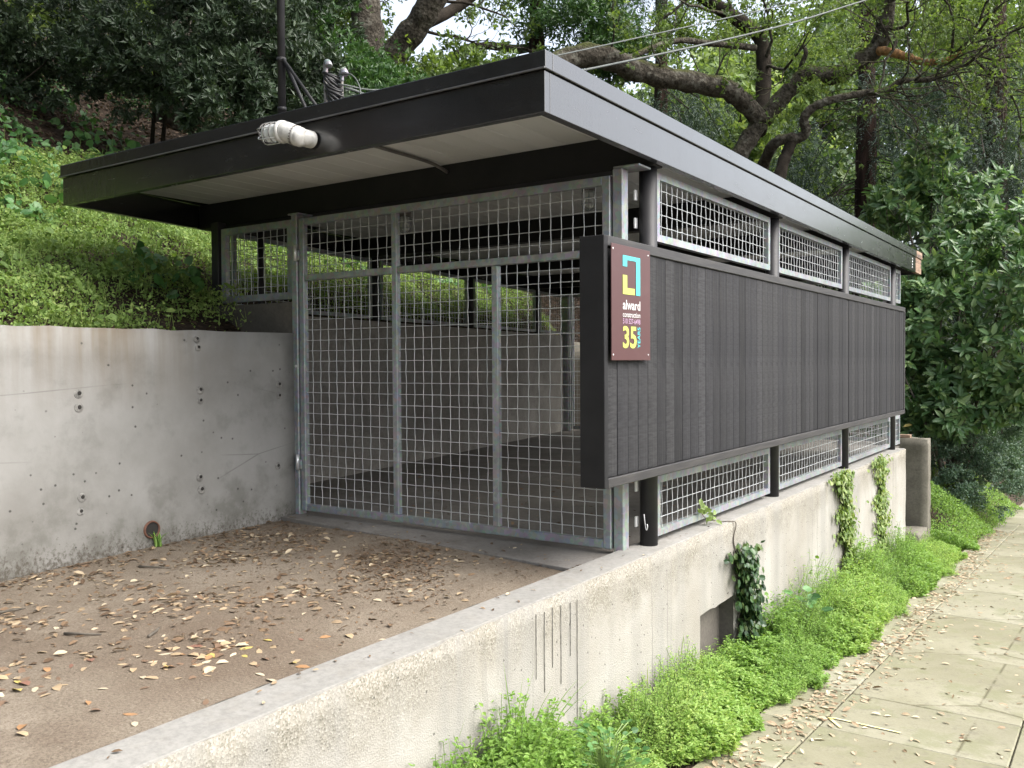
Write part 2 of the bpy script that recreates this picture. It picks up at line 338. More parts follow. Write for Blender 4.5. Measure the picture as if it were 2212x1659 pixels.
# ------------------------------------------------------------------ object helpers
def mat(n): return MATS[n]
def tag(o, label=None, cat=None, group=None, kind=None):
    for k, v in (('label', label), ('category', cat), ('group', group), ('kind', kind)):
        if v: o[k] = v
    return o
def link(o, parent=None):
    col.objects.link(o)
    if parent is not None:
        o.parent = parent
        o.matrix_parent_inverse = Matrix.Translation(-Vector(parent.location)) if parent.type == 'EMPTY' else Matrix.Identity(4)
    return o
def empty(name, loc, label, cat, group=None):
    o = bpy.data.objects.new(name, None); o.location = loc; o.empty_display_size = 0.1
    col.objects.link(o); return tag(o, label, cat, group)

class Geo:
    """numpy triangle soup collector with a per-vertex tint"""
    def __init__(s): s.V = []; s.T = []; s.C = []; s.n = 0
    def add(s, V, T, tint=0.5):
        V = np.asarray(V, np.float32); T = np.asarray(T, np.int32)
        s.V.append(V); s.T.append(T + s.n); s.n += len(V)
        s.C.append(np.full(len(V), tint, np.float32) if np.isscalar(tint) else np.asarray(tint, np.float32))
    def obj(s, name, material, parent=None, smooth=False, kind=None):
        me = bpy.data.meshes.new(name)
        if s.n:
            V = np.concatenate(s.V); T = np.concatenate(s.T); C = np.concatenate(s.C)
            me.vertices.add(len(V)); me.vertices.foreach_set('co', V.ravel())
            me.loops.add(T.size); me.loops.foreach_set('vertex_index', T.ravel())
            me.polygons.add(len(T)); me.polygons.foreach_set('loop_start', np.arange(0, T.size, 3, dtype=np.int32))
            me.polygons.foreach_set('use_smooth', np.full(len(T), smooth))
            me.update(calc_edges=True)
            a = me.attributes.new('tint', 'FLOAT', 'POINT'); a.data.foreach_set('value', C)
        me.materials.append(mat(material))
        o = bpy.data.objects.new(name, me); link(o, parent)
        if kind: o['kind'] = kind
        return o

def tube_arr(pts, radii, sides=6, cap=True, wob=0.0):
    P = np.asarray(pts, float); n = len(P)
    r = np.full(n, radii, float) if np.isscalar(radii) else np.asarray(radii, float)
    Tn = np.gradient(P, axis=0); Tn /= np.linalg.norm(Tn, axis=1, keepdims=True) + 1e-9
    up = np.array([0, 0, 1.0]) if abs(Tn[0][2]) < 0.9 else np.array([1.0, 0, 0])
    U = np.zeros((n, 3)); prev = up
    for i in range(n):
        u = prev - Tn[i] * np.dot(prev, Tn[i]); l = np.linalg.norm(u)
        u = u / l if l > 1e-6 else np.cross(Tn[i], [0.3, 0.8, 0.5]); U[i] = u / np.linalg.norm(u); prev = U[i]
    W = np.cross(Tn, U)
    a = np.arange(sides) * 2 * np.pi / sides
    rr = r[:, None] * (1 + (wob * rng.normal(size=(n, sides)) if wob else 0))
    V = P[:, None] + (U[:, None] * np.cos(a)[None, :, None] + W[:, None] * np.sin(a)[None, :, None]) * np.asarray(rr)[..., None]
    V = V.reshape(-1, 3); T = []
    i = np.arange(n - 1)[:, None] * sides; j = np.arange(sides)[None]; k = (j + 1) % sides
    A = (i + j).ravel(); B = (i + k).ravel(); Cc = (i + sides + k).ravel(); D = (i + sides + j).ravel()
    T = np.concatenate([np.stack([A, B, Cc], 1), np.stack([A, Cc, D], 1)])
    if cap:
        m = len(V); V = np.vstack([V, P[0], P[-1]])
        jj = np.arange(sides); kk = (jj + 1) % sides
        T = np.concatenate([T, np.stack([np.full(sides, m), kk, jj], 1), np.stack([np.full(sides, m + 1), (n - 1) * sides + jj, (n - 1) * sides + kk], 1)])
    return V, T
def smooth_line(pts, k=4):
    """Catmull-Rom resample of control points (rows may carry radius as 4th column)"""
    P = np.asarray(pts, float); Q = np.vstack([2 * P[0] - P[1], P, 2 * P[-1] - P[-2]]); out = []
    for i in range(1, len(Q) - 2):
        for t_ in np.linspace(0, 1, k, endpoint=False):
            a, b, c, d = Q[i - 1], Q[i], Q[i + 1], Q[i + 2]
            out.append(0.5 * ((2 * b) + (c - a) * t_ + (2 * a - 5 * b + 4 * c - d) * t_ ** 2 + (3 * b - a - 3 * c + d) * t_ ** 3))
    out.append(P[-1]); return np.array(out)
def tube_obj(name, pts, r, material, parent=None, sides=10, smooth=True):
    g = Geo(); g.add(*tube_arr(pts, r, sides)); return g.obj(name, material, parent, smooth)

def box_mesh(name, size, bevel=0.0, seg=1):
    bm = bmesh.new(); bmesh.ops.create_cube(bm, size=1.0)
    bmesh.ops.scale(bm, vec=size, verts=bm.verts)
    if bevel: bmesh.ops.bevel(bm, geom=list(bm.edges), offset=bevel, segments=seg, profile=0.6, affect='EDGES')
    me = bpy.data.meshes.new(name); bm.to_mesh(me); bm.free(); return me
def box(name, x0, x1, y0, y1, z0, z1, material, parent=None, bevel=0.004):
    me = box_mesh(name, (x1 - x0, y1 - y0, z1 - z0), min(bevel, 0.3 * min(x1 - x0, y1 - y0, z1 - z0)))
    me.materials.append(mat(material))
    o = bpy.data.objects.new(name, me); o.location = ((x0 + x1) / 2, (y0 + y1) / 2, (z0 + z1) / 2)
    return link(o, parent)
def prism(name, pts, z0, z1, material, parent=None, bevel=0.0):
    """vertical prism over a plan polygon (counter-clockwise)"""
    bm = bmesh.new()
    b = [bm.verts.new((p[0], p[1], z0)) for p in pts]; tp = [bm.verts.new((p[0], p[1], z1)) for p in pts]
    bm.faces.new(list(reversed(b))); bm.faces.new(tp); n = len(pts)
    for i in range(n): bm.faces.new((b[i], b[(i + 1) % n], tp[(i + 1) % n], tp[i]))
    bmesh.ops.recalc_face_normals(bm, faces=bm.faces)
    if bevel: bmesh.ops.bevel(bm, geom=list(bm.edges), offset=bevel, segments=2, profile=0.6, affect='EDGES')
    me = bpy.data.meshes.new(name); bm.to_mesh(me); bm.free(); me.materials.append(mat(material))
    return link(bpy.data.objects.new(name, me), parent)
def lathe(name, prof, axis_o, axis_d, material, parent=None, sides=20, smooth=True):
    """prof: list of (distance along axis, radius)"""
    d = Vector(axis_d).normalized(); pts = [Vector(axis_o) + d * p[0] for p in prof]
    g = Geo()
    P = np.array([tuple(p) for p in pts]); r = np.array([max(p[1], 1e-4) for p in prof])
    dd = np.array(tuple(d)); up = np.array([0, 0, 1.0]) if abs(dd[2]) < 0.9 else np.array([1.0, 0, 0])
    U = up - dd * up.dot(dd); U /= np.linalg.norm(U); W = np.cross(dd, U)
    a = np.arange(sides) * 2 * np.pi / sides
    V = (P[:, None] + (U * np.cos(a)[:, None] + W * np.sin(a)[:, None])[None] * r[:, None, None]).reshape(-1, 3)
    n = len(P); i = np.arange(n - 1)[:, None] * sides; j = np.arange(sides)[None]; k = (j + 1) % sides
    A = (i + j).ravel(); B = (i + k).ravel(); C2 = (i + sides + k).ravel(); D = (i + sides + j).ravel()
    g.add(V, np.concatenate([np.stack([A, B, C2], 1), np.stack([A, C2, D], 1)]))
    return g.obj(name, material, parent, smooth)

# ------------------------------------------------------------------ leaves
PR4 = (np.array([(0, 0, 0), (.45, .5, .14), (1, 0, -.08), (.45, -.5, .14)]), np.array([(0, 1, 2), (0, 2, 3)]))
PR7 = (np.array([(0, 0, 0), (.28, .42, .10), (.66, .44, .08), (1, 0, -.22), (.66, -.44, .08), (.28, -.42, .10), (.5, 0, 0.0)]),
       np.array([(6, 0, 5), (6, 5, 4), (6, 4, 3), (6, 3, 2), (6, 2, 1), (6, 1, 0)]))
PRH = (np.array([(0, 0, 0), (-.12, .33, .05), (.3, .55, .10), (.75, .36, .06), (1, 0, -.10), (.75, -.36, .06), (.3, -.55, .10), (-.12, -.33, .05), (.42, 0, 0)]),
       np.array([(8, (i_ + 1) % 8, i_) for i_ in range(8)]))
def unit(v): return v / (np.linalg.norm(v, axis=-1, keepdims=True) + 1e-9)
def rand_dirs(n): return unit(rng.normal(size=(n, 3)))
def leaves(g, P, D, N, L, W, proto=PR4, tint=None):
    V0, T0 = proto; n = len(P); D = unit(D); S = unit(np.cross(N, D)); N2 = np.cross(D, S)
    L = np.broadcast_to(L, n)[:, None, None]; W = np.broadcast_to(W, n)[:, None, None]
    V = P[:, None] + D[:, None] * V0[None, :, 0:1] * L + S[:, None] * V0[None, :, 1:2] * W + N2[:, None] * V0[None, :, 2:3] * W
    k = len(V0); T = (T0[None] + (np.arange(n) * k)[:, None, None]).reshape(-1, 3)
    if tint is None: tint = rng.random(n)
    g.add(V.reshape(-1, 3), T, np.repeat(np.clip(tint, 0, 1), k))
def rosettes(g, tips, dirs, k, L, W, spread=1.0, proto=PR4, tint=None, jit=0.02, sizevar=0.25):
    """k leaves fanning out round each twig tip"""
    n = len(tips); d = unit(dirs)
    ref = rand_dirs(n); u = unit(np.cross(d, ref)); w = np.cross(d, u)
    base_t = rng.random(n) if tint is None else tint
    for i in range(k):
        a = 2 * np.pi * i / k + rng.normal(0, .35, n); th = spread * (0.55 + 0.6 * rng.random(n))
        rad = u * np.cos(a)[:, None] + w * np.sin(a)[:, None]
        D = d * np.cos(th)[:, None] + rad * np.sin(th)[:, None]
        N = unit(d * np.sin(th)[:, None] - rad * np.cos(th)[:, None] + 0.25 * rng.normal(size=(n, 3)))
        s = 1 + sizevar * rng.normal(size=n)
        leaves(g, tips + rng.normal(0, jit, (n, 3)), D, N, L * s, W * s, proto, base_t * .7 + .3 * rng.random(n))
def clump_tips(blobs, per, clumps=40, sig=0.16, shell=0.6):
    """twig tips in clumps near the surface of ellipsoids: [(centre, radii)]"""
    T_, D_ = [], []
    for c, r in blobs:
        c = np.array(c, float); r = np.array(r, float)
        cd = rand_dirs(clumps); cc = cd * (shell + (1 - shell) * rng.random((clumps, 1)) ** .6)
        idx = rng.integers(0, clumps, per)
        p = cc[idx] + rng.normal(0, sig, (per, 3)) * (0.6 + 0.8 * rng.random((clumps, 1)))[idx]
        T_.append(c + p * r); D_.append(unit(p + np.array([0, 0, .35]) + .5 * rng.normal(size=(per, 3))))
    return np.concatenate(T_), np.concatenate(D_)

# ------------------------------------------------------------------ terrain
def wob(X, Y): return .10 * np.sin(1.3 * X + .7 * Y) + .07 * np.sin(2.3 * Y - 1.1 * X + 1) + .05 * np.sin(3.7 * X + 2.9 * Y + 2)
def street_z(Y): return -.52 - .063 * np.clip(Y, -30, 80)
def left_edge(Y):
    return np.where(Y < 4.55, -5.13, np.where(Y < 13.15, -6.16 - .19 * (Y - 4.6), -1.62))
def ground_z(X, Y):
    X = np.asarray(X, float); Y = np.asarray(Y, float)
    u = np.maximum(0, -5.13 - X - .25); soft = np.minimum(u, 26) * .5 + np.maximum(u - 26, 0) * .15
    inb = (Y > 4.55) & (Y < 13.15); ue = np.maximum(0, left_edge(Y) - X)
    hill = 1.27 + soft + wob(X, Y) * np.clip(u * .8, 0, 1)
    edge_h = 1.27 + np.maximum(0, -left_edge(Y) - 5.38) * .5
    hill = hill + np.where(inb, (1.46 - edge_h) * np.clip(1 - ue / 1.7, 0, 1) - wob(X, Y) * np.clip(1 - ue / .6, 0, 1) * np.clip(u * .8, 0, 1), 0)
    v = np.maximum(0, -1.66 - X)
    bank = street_z(Y) + .03 + .64 * v + wob(X, Y) * np.clip(v * .5, 0, 1)
    return np.where(Y >= 13.15, np.minimum(hill, bank), hill)
def grid_obj(name, Xg, Yg, Zg, material):
    n, m = Xg.shape; g = Geo(); V = np.stack([Xg, Yg, Zg], -1).reshape(-1, 3)
    i, j = np.meshgrid(np.arange(n - 1), np.arange(m - 1), indexing='ij'); a = (i * m + j).ravel()
    g.add(V, np.concatenate([np.stack([a, a + m, a + m + 1], 1), np.stack([a, a + m + 1, a + 1], 1)]))
    return g.obj(name, material, None, True)
ys = np.unique(np.concatenate([np.linspace(-90, -6, 20), np.linspace(-6, 4.549, 40), np.linspace(4.551, 13.149, 36), np.linspace(13.151, 40, 70), np.linspace(40, 170, 30)]))
us = np.concatenate([[0], np.linspace(0, 8, 50), np.linspace(8.3, 30, 40), np.linspace(32, 150, 20)])
Yg, Ug = np.meshgrid(ys, us, indexing='ij'); Xg = left_edge(Yg) - Ug
Zh = ground_z(Xg, Yg); Zh[:, 0] = -2.2; Xg[:, 0] = Xg[:, 1] + .001
tag(grid_obj('hillside', Xg, Yg, Zh, 'soil'), 'steep wooded hillside of dark soil behind the shelter', 'hillside', kind='structure')
# street side: soil strip, sidewalk, kerb, road, far ground (all follow the street's fall)
def strip(name, x0, x1, y0, y1, dz, material, nx=2, ny=60, kind='structure', label=None, cat=None):
    Yg, Xg = np.meshgrid(np.linspace(y0, y1, ny), np.linspace(x0, x1, nx), indexing='ij')
    Z = street_z(Yg) + dz
    o = grid_obj(name, Xg[:, ::-1], Yg, Z, material); return tag(o, label, cat, kind=kind)
strip('ground', -2.35, 160, -90, 170, -.10, 'soil', 2, 120, label='bare soil ground under the street edge', cat='ground')
strip('soil_strip', -2.3, -1.60, -4, 13.3, -.02, 'soil', 6, 60, label='dark soil strip between low wall and sidewalk', cat='ground')
strip('road', 1.35, 8.0, -90, 170, -.07, 'asphalt', 3, 120, label='grey asphalt road beyond the kerb', cat='road')
sw = strip('sidewalk', -1.63, 1.2, -30, 120, -.012, 'soil', 4, 120, label='weathered concrete sidewalk running downhill past the low wall', cat='sidewalk')
kb = strip('kerb', 1.2, 1.36, -90, 170, .0, 'cap_concrete', 2, 120, label='concrete kerb along the road', cat='kerb')
XJ = [-1.60, -1.285, -.41, .42, 1.19]
YJ = [0.4, 1.12, 1.84, 2.56, 3.28, 4.0, 4.71, 5.40, 6.75, 8.15, 9.5, 10.9, 12.3, 13.7, 15.1, 16.4]
for a in range(len(XJ) - 1):
    for b in range(len(YJ) - 1):
        w_, l_ = XJ[a + 1] - XJ[a] - (.007 if a < 2 else .004), (YJ[b + 1] - YJ[b] - .0045)
        me = box_mesh('paving_slab', (w_, l_, .06), .006); me.materials.append(mat('paving'))
        o = bpy.data.objects.new('paving_slab', me); ym = (YJ[b] + YJ[b + 1]) / 2
        o.location = ((XJ[a] + XJ[a + 1]) / 2, ym, float(street_z(ym)) - .03 + float(rng.normal(0, .0012)))
        o.rotation_euler = (math.atan(-.063) + float(rng.normal(0, .0012)), float(rng.normal(0, .0015)), 0)
        col.objects.link(o); o.parent = sw
for (y0, y1) in ((-30, .4), (16.4, 120)):
    Yg, Xg = np.meshgrid(np.linspace(y0 + .005, y1, 40), np.linspace(-1.60, 1.19, 2), indexing='ij')
    o = grid_obj('sidewalk_run', Xg[:, ::-1], Yg, street_z(Yg), 'paving'); o.parent = sw

# driveway and floor (between the two walls)
def drive_z(X, Y):
    return -.012 + .008 * np.sin(2.1 * X + .6 * Y) + .005 * np.sin(3.3 * Y + 1.7 * X) - .03 * np.clip(3.9 - Y, 0, 2) * np.clip((-3.6 - X) / 1.3, 0, 1)
Yg, Xg = np.meshgrid(np.linspace(-6, 4.36, 90), np.linspace(-2.25, -5.0, 40), indexing='ij')
tag(grid_obj('driveway', Xg, Yg, drive_z(Xg, Yg) + .004 * rng.normal(size=Xg.shape) * 0, 'dirt'), 'bare brown dirt driveway strewn with fallen leaves', 'driveway', kind='structure')
ap = prism('apron', [(-4.935, 4.30), (-2.32, 4.02), (-2.32, 4.624), (-4.935, 4.624)], -.2, 0.006, 'apron_concrete', None, .006)
tag(ap, 'grey concrete apron slab under the gate', 'slab', kind='structure')
fl = prism('floor', [(-5.99, 4.628), (-2.32, 4.628), (-2.32, 13.1), (-7.7, 13.1)], -.2, -.003, 'inner_floor')
tag(fl, 'concrete floor inside the mesh shelter', 'floor', kind='structure')

# ------------------------------------------------------------------ concrete walls
def noisy_box(name, x0, x1, y0, y1, z0, z1, material, parent=None, step=.06, amp=.003, chip=.0, hole=None):
    """box whose faces are finely divided and slightly uneven"""
    bm = bmesh.new(); bmesh.ops.create_cube(bm, size=1.0)
    bmesh.ops.scale(bm, vec=(x1 - x0, y1 - y0, z1 - z0), verts=bm.verts)
    bmesh.ops.translate(bm, vec=((x0 + x1) / 2, (y0 + y1) / 2, (z0 + z1) / 2), verts=bm.verts)
    for ax in range(3):
        n = max(0, int(((x1 - x0), (y1 - y0), (z1 - z0))[ax] / step))
        lo, hi = ((x0, x1), (y0, y1), (z0, z1))[ax]
        for k in range(1, n):
            co = [0, 0, 0]; co[ax] = lo + (hi - lo) * k / n; no = [0, 0, 0]; no[ax] = 1
            bmesh.ops.bisect_plane(bm, geom=list(bm.verts) + list(bm.edges) + list(bm.faces), plane_co=co, plane_no=no)
    if hole:
        for ax, vals in ((1, hole[:2]), (2, hole[2:])):
            for q in vals:
                co = [0, 0, 0]; co[ax] = q; no = [0, 0, 0]; no[ax] = 1
                bmesh.ops.bisect_plane(bm, geom=list(bm.verts) + list(bm.edges) + list(bm.faces), plane_co=co, plane_no=no)
        dead = [f for f in bm.faces if abs(f.calc_center_median().x - x1) < 1e-3 and hole[0] < f.calc_center_median().y < hole[1] and hole[2] < f.calc_center_median().z < hole[3]]
        bmesh.ops.delete(bm, geom=dead, context='FACES')
    for v_ in bm.verts:
        ed = (abs(v_.co.z - z1) < 1e-4) and (abs(v_.co.x - x1) < 1e-4 or abs(v_.co.x - x0) < 1e-4)
        v_.co += Vector(rng.normal(0, amp, 3))
        if ed and chip:
            c_ = abs(rng.normal(0, chip)); v_.co.z -= c_; v_.co.x += c_ * (-1 if abs(v_.co.x - x1) < .02 else 1)
    me = bpy.data.meshes.new(name); bm.to_mesh(me); bm.free(); me.materials.append(mat(material))
    me.polygons.foreach_set('use_smooth', np.ones(len(me.polygons), bool))
    return link(bpy.data.objects.new(name, me), parent)

W1 = empty('retaining_wall', (-5.05, 1.0, -.2), 'tall stained concrete retaining wall below the green hillside', 'wall')
noisy_box('wall_body', -5.16, -4.94, -4.0, 4.45, -.25, 1.318, 'wall_concrete_smooth', W1, .16, .002, .004)
def disc(name, c, r, axis, material, parent, depth=.004, sides=14):
    prof = [(0, r), (depth * .7, r * .97), (depth, r * .8), (depth * .9, r * .01)]
    return lathe(name, prof, c, axis, material, parent, sides)
ties = [(2.82, .93), (2.82, .85), (3.64, .93), (3.64, .86), (4.30, .95), (4.30, .87), (3.62, 1.26), (3.63, 1.205), (3.63, .36), (3.64, .28), (2.83, .33), (2.82, .25), (4.28, .37), (2.1, .9), (2.1, .82)]
for (yy, zz) in ties:
    r_ = .021 + .008 * rng.random()
    o = disc('tie_hole', (-4.9385, yy, zz), r_, (1, 0, 0), 'mortar_patch', W1, .004)
    disc('tie_hole_shade', (-4.9345 + .0005, yy + .004, zz + .004), r_ * .42, (1, 0, 0), 'hole_dark', o, .002)  # flat dark disc painted in for the shade inside the tie hole
dp = empty('drain_pipe', (-4.94, 3.28, 0), 'terracotta drain pipe mouth low in the tall concrete wall', 'pipe')
lathe('pipe_rim', [(-.10, .046), (.012, .046), (.014, .052), (.0, .056), (-.02, .056)], (-4.94, 3.275, .075), (1, 0, 0), 'terracotta', dp)
disc('pipe_bore', (-4.938, 3.275, .075), .046, (1, 0, 0), 'hole_dark', dp, .003)

W2 = empty('low_wall', (-2.2, 5.0, -.9), 'low pale concrete wall with rough aggregate face beside the sidewalk', 'wall')
noisy_box('wall_body', -2.33, -2.115, -4.0, 11.55, -1.6, .030, 'wall_concrete_rough', W2, .075, .0020, .005, (5.14, 5.72, -1.59, -.47))
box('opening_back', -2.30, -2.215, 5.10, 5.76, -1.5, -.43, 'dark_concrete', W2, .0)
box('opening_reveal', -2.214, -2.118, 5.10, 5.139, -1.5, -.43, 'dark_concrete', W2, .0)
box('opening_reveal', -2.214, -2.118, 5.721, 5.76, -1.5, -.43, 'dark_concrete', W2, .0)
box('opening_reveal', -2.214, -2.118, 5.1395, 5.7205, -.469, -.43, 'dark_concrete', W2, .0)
for (yy, za, zb_) in ((3.276, -.016, -.305), (3.345, -.022, -.385), (3.413, -.018, -.292), (3.487, -.024, -.390), (3.573, -.031, -.284), (3.636, -.033, -.605)):
    box('drip_stain', -2.113, -2.1095, yy - .0013, yy + .0013, zb_, za, 'drip_stain', W2, .0)
cp = prism('wall_top', [(-2.318, -4), (-2.127, -4), (-2.127, 11.538), (-2.318, 11.538)], .0, .0345, 'cap_concrete', W2, .003)

PR = empty('concrete_pier', (-2.2, 12.4, -1.4), 'mossy grey concrete pier past the end of the low wall', 'pier')
noisy_box('pier_body', -2.62, -1.985, 12.25, 12.47, -1.6, .10, 'pier_concrete', PR, .09, .003, .008)
noisy_box('pier_step', -2.4, -1.99, 11.75, 12.247, -1.5, -1.02, 'pier_concrete', PR, .09, .004, .012)
box('brick', -2.36, -2.20, 12.30, 12.40, .098, .14, 'bare_wood_end', PR, .006)
bw = noisy_box('back_wall', -8.0, -5.2, 12.98, 13.14, -.2, 1.44, 'pale_concrete', None, .3, .003)
tag(bw, 'pale beige concrete wall behind the rear mesh gate', 'wall')

# ------------------------------------------------------------------ the shelter
S = empty('shelter', (-4.3, 8.0, 0.0), 'black flat roofed shelter with mesh sides and dark board cladding', 'shelter')
XR, YF, YB = -2.126, 3.392, 12.57
def xl(Y): return -6.09 - .17 * (Y - YF)
ZB, ZM, ZT = 2.212, 2.398, 2.484
# foundation walls of the shelter (left side flares out towards the back)
def xi(Y): return -5.93 - .19 * (Y - 4.6)
prism('foundation_wall', [(xi(4.6), 4.6), (xi(12.6), 12.6), (xi(12.6) - .22, 12.6), (xi(4.6) - .22, 4.6)], -.2, 1.535, 'inner_concrete', S, .006)
prism('front_stub_wall', [(-6.15, 4.452), (-4.957, 4.452), (-4.957, 4.598), (-6.15, 4.598)], -.2, 1.548, 'dark_concrete', S, .008)
# roof: fascia boards, metal cap, deck, each side on its own
th = .045
fr = prism('fascia', [(xl(YF), YF), (XR, YF), (XR, YF + th), (xl(YF + th), YF + th)], ZB, ZM, 'black_paint', S, .003)
prism('fascia', [(XR, YF + th + .001), (XR, 12.19), (XR - th, 12.19), (XR - th, YF + th + .001)], ZB, ZM, 'black_paint', S, .003)
o = prism('fascia_end', [(XR, 12.192), (XR, YB), (XR - th, YB), (XR - th, 12.192)], ZB, ZM, 'bare_wood_end', S, .003)
prism('fascia', [(xl(YF + th + .001), YF + th + .001), (xl(YF + th + .001) + th, YF + th + .001), (xl(YB) + th, YB), (xl(YB), YB)], ZB, ZM, 'black_paint', S, .003)
prism('fascia', [(xl(YB - th) + th + .002, YB - th), (XR - th - .001, YB - th), (XR - th - .001, YB), (xl(YB) + th + .002, YB)], ZB, ZM, 'black_paint', S, .003)
pc = .012
prism('cap_flashing', [(xl(YF) - pc, YF - pc), (XR + pc, YF - pc), (XR + pc, YF + .05), (xl(YF) - pc, YF + .05)], ZM + .004, ZT, 'black_paint', S, .004)
prism('cap_flashing', [(XR + pc, YF + .051), (XR + pc, 12.19), (XR - .05, 12.19), (XR - .05, YF + .051)], ZM + .004, ZT, 'black_paint', S, .004)
prism('cap_flashing', [(XR + pc, 12.192), (XR + pc, YB + pc), (XR - .05, YB + pc), (XR - .05, 12.192)], ZM + .004, ZT, 'bare_wood_end', S, .004)
prism('cap_flashing', [(xl(YF + .051) - pc, YF + .051), (xl(YF + .051) + .05, YF + .051), (xl(YB) + .05, YB), (xl(YB) - pc, YB)], ZM + .004, ZT, 'black_paint', S, .004)
prism('drip_lip', [(xl(YF) - pc - .004, YF - pc - .009), (XR + pc, YF - pc - .009), (XR + pc, YF - pc - .0005), (xl(YF) - pc - .004, YF - pc - .0005)], ZM + .002, ZM + .010, 'lip_highlight', S, .001)
prism('roof_deck', [(xl(YF + .051) + .051, YF + .051), (XR - .051, YF + .051), (XR - .051, YB), (xl(YB) + .051, YB)], ZM + .030, ZT - .03, 'roof_felt', S)
for k, zz in enumerate((2.36, 2.325, 2.29, 2.255)):
    disc('screw', (XR - .0005, 11.98, zz), .011, (1, 0, 0), 'screw_steel', S, .003, 10)
# tongue-and-groove ceiling boards running front to back
bwid = .1885; x = XR - .05; k = 0
while x > -7.6:
    x1 = x - bwid + .004
    y0 = YF + th + .004
    if x1 < xl(YF) + .06: y0 = max(y0, YF + (-(x1 - .05) - 6.09) / .17)
    if y0 < YB - .3:
        box('ceiling_board', x1, x - .001, y0, YB - .055, 2.399, 2.42, 'white_board', S, .004)
    x -= bwid
# cross beams and posts
PY = [4.69, 6.91, 9.09, 11.31]
for yy in PY:
    x_l = xl(yy) + .06
    box('beam', x_l, XR - .048, yy - .07, yy + .05, 2.205, 2.3985, 'beam_paint', S, .004)
def xpost(Y): return -6.02 - .185 * (Y - 4.69)
pm = Geo(); pm.add(*tube_arr([(0, 0, 0), (0, 0, 2.176)], .052, 20)); p0 = None
for i, yy in enumerate(PY):
    if p0 is None:
        p0 = pm.obj('post', 'black_steel', S, True); p0.location = (-2.242, yy, .0285)
    else:
        q = p0.copy(); q.location = (-2.242, yy, .0285); col.objects.link(q)
pm2 = Geo(); pm2.add(*tube_arr([(0, 0, 0), (0, 0, .672)], .045, 14)); p1 = None
for yy in PY:
    if p1 is None: p1 = pm2.obj('post', 'black_steel', S, True); q = p1
    else: q = p1.copy(); col.objects.link(q)
    q.location = (xpost(yy), yy, 1.534)

# woven wire ---------------------------------------------------------
def wire_mesh(u0, u1, z0, z1, place, pitch=.0762, r=.0027, seed=0):
    """crimped square wire cloth in a rectangle; place(u, w, z) -> xyz arrays"""
    rg = np.random.default_rng(seed); g = Geo()
    nu = max(1, int(round((u1 - u0) / pitch))); nz = max(1, int(round((z1 - z0) / pitch)))
    ul = np.linspace(u0, u1, nu + 1)[1:-1]; zl = np.linspace(z0, z1, nz + 1)[1:-1]
    pu = (u1 - u0) / nu; pz = (z1 - z0) / nz; cr = r * .55
    for i, u in enumerate(ul):
        zz = np.concatenate([[z0], zl, [z1]]); zz = np.sort(np.concatenate([zz, (zz[1:] + zz[:-1]) / 2]))
        s = (-1) ** i * np.cos(np.pi * (zz - z0) / pz)
        P = place(u + .0016 * np.sin(zz * 3.1 + i * 2.3) * np.sin(np.pi * (zz - z0) / (z1 - z0)) + .0007 * s + rg.normal(0, .0005, len(zz)), cr * s, zz); g.add(*tube_arr(P, r, 5, False))
    for j, z in enumerate(zl):
        uu = np.concatenate([[u0], ul, [u1]]); uu = np.sort(np.concatenate([uu, (uu[1:] + uu[:-1]) / 2]))
        s = -(-1) ** j * np.cos(np.pi * (uu - u0) / pu)
        P = place(uu, cr * s, z + .0006 * s + rg.normal(0, .0004, len(uu))); g.add(*tube_arr(P, r, 5, False))
    return g
def mesh_panel(u0, u1, z0, z1, place, parent, fw=.042, ft=.02, seed=0, name='mesh_panel'):
    pan = bpy.data.objects.new(name, None); pan.location = parent.location; link(pan, parent); pan.matrix_parent_inverse = Matrix.Identity(4)
    pan.location = (0, 0, 0)
    pan.location = Vector((0, 0, 0))
    def bar(a0, a1, b0, b1):
        g = Geo(); V = []
        for uu in (a0, a1):
            for ww in (-ft, ft):
                for zz in (b0, b1): V.append(np.array(place(np.array([uu]), np.array([ww]), np.array([zz]))).reshape(3))
        T = [(0, 1, 3), (0, 3, 2), (4, 6, 7), (4, 7, 5), (0, 4, 5), (0, 5, 1), (2, 3, 7), (2, 7, 6), (0, 2, 6), (0, 6, 4), (1, 5, 7), (1, 7, 3)]
        g.add(np.array(V), T); o = g.obj('frame_bar', 'galvanised'); o.parent = pan
        o.matrix_parent_inverse = Matrix.Translation(-Vector(parent.location))
    bar(u0, u0 + fw, z0, z1); bar(u1 - fw, u1, z0, z1); bar(u0 + fw, u1 - fw, z0, z0 + fw); bar(u0 + fw, u1 - fw, z1 - fw, z1)
    o = wire_mesh(u0 + fw * .6, u1 - fw * .6, z0 + fw * .6, z1 - fw * .6, place, seed=seed).obj('wire_mesh', 'galvanised_wire', None, True, 'stuff')
    o.parent = pan; o.matrix_parent_inverse = Matrix.Translation(-Vector(parent.location))
    return pan
def side_place(u, w, z):
    u, w, z = np.broadcast_arrays(u, w, z); return np.stack([-2.242 + w, u, z], -1)
spans = [(4.765, 6.80), (6.99, 8.965), (9.20, 11.19), (11.43, 11.76)]
for k, (a, b) in enumerate(spans):
    mesh_panel(a, b, 1.795, 2.198, side_place, S, seed=k)
    mesh_panel(a, b, .072, .425, side_place, S, seed=10 + k)
def left_place(u, w, z):
    u, w, z = np.broadcast_arrays(u, w, z); return np.stack([-6.02 - .185 * (u - 4.69) + w, u, z], -1)
for k, (a, b) in enumerate([(4.78, 6.82), (7.0, 9.0), (9.18, 11.22), (11.4, 12.45)]):
    mesh_panel(a, b, 1.56, 2.18, left_place, S, seed=20 + k, fw=.035)
def front_place(u, w, z):
    u, w, z = np.broadcast_arrays(u, w, z); return np.stack([u, 4.50 + w, z], -1)
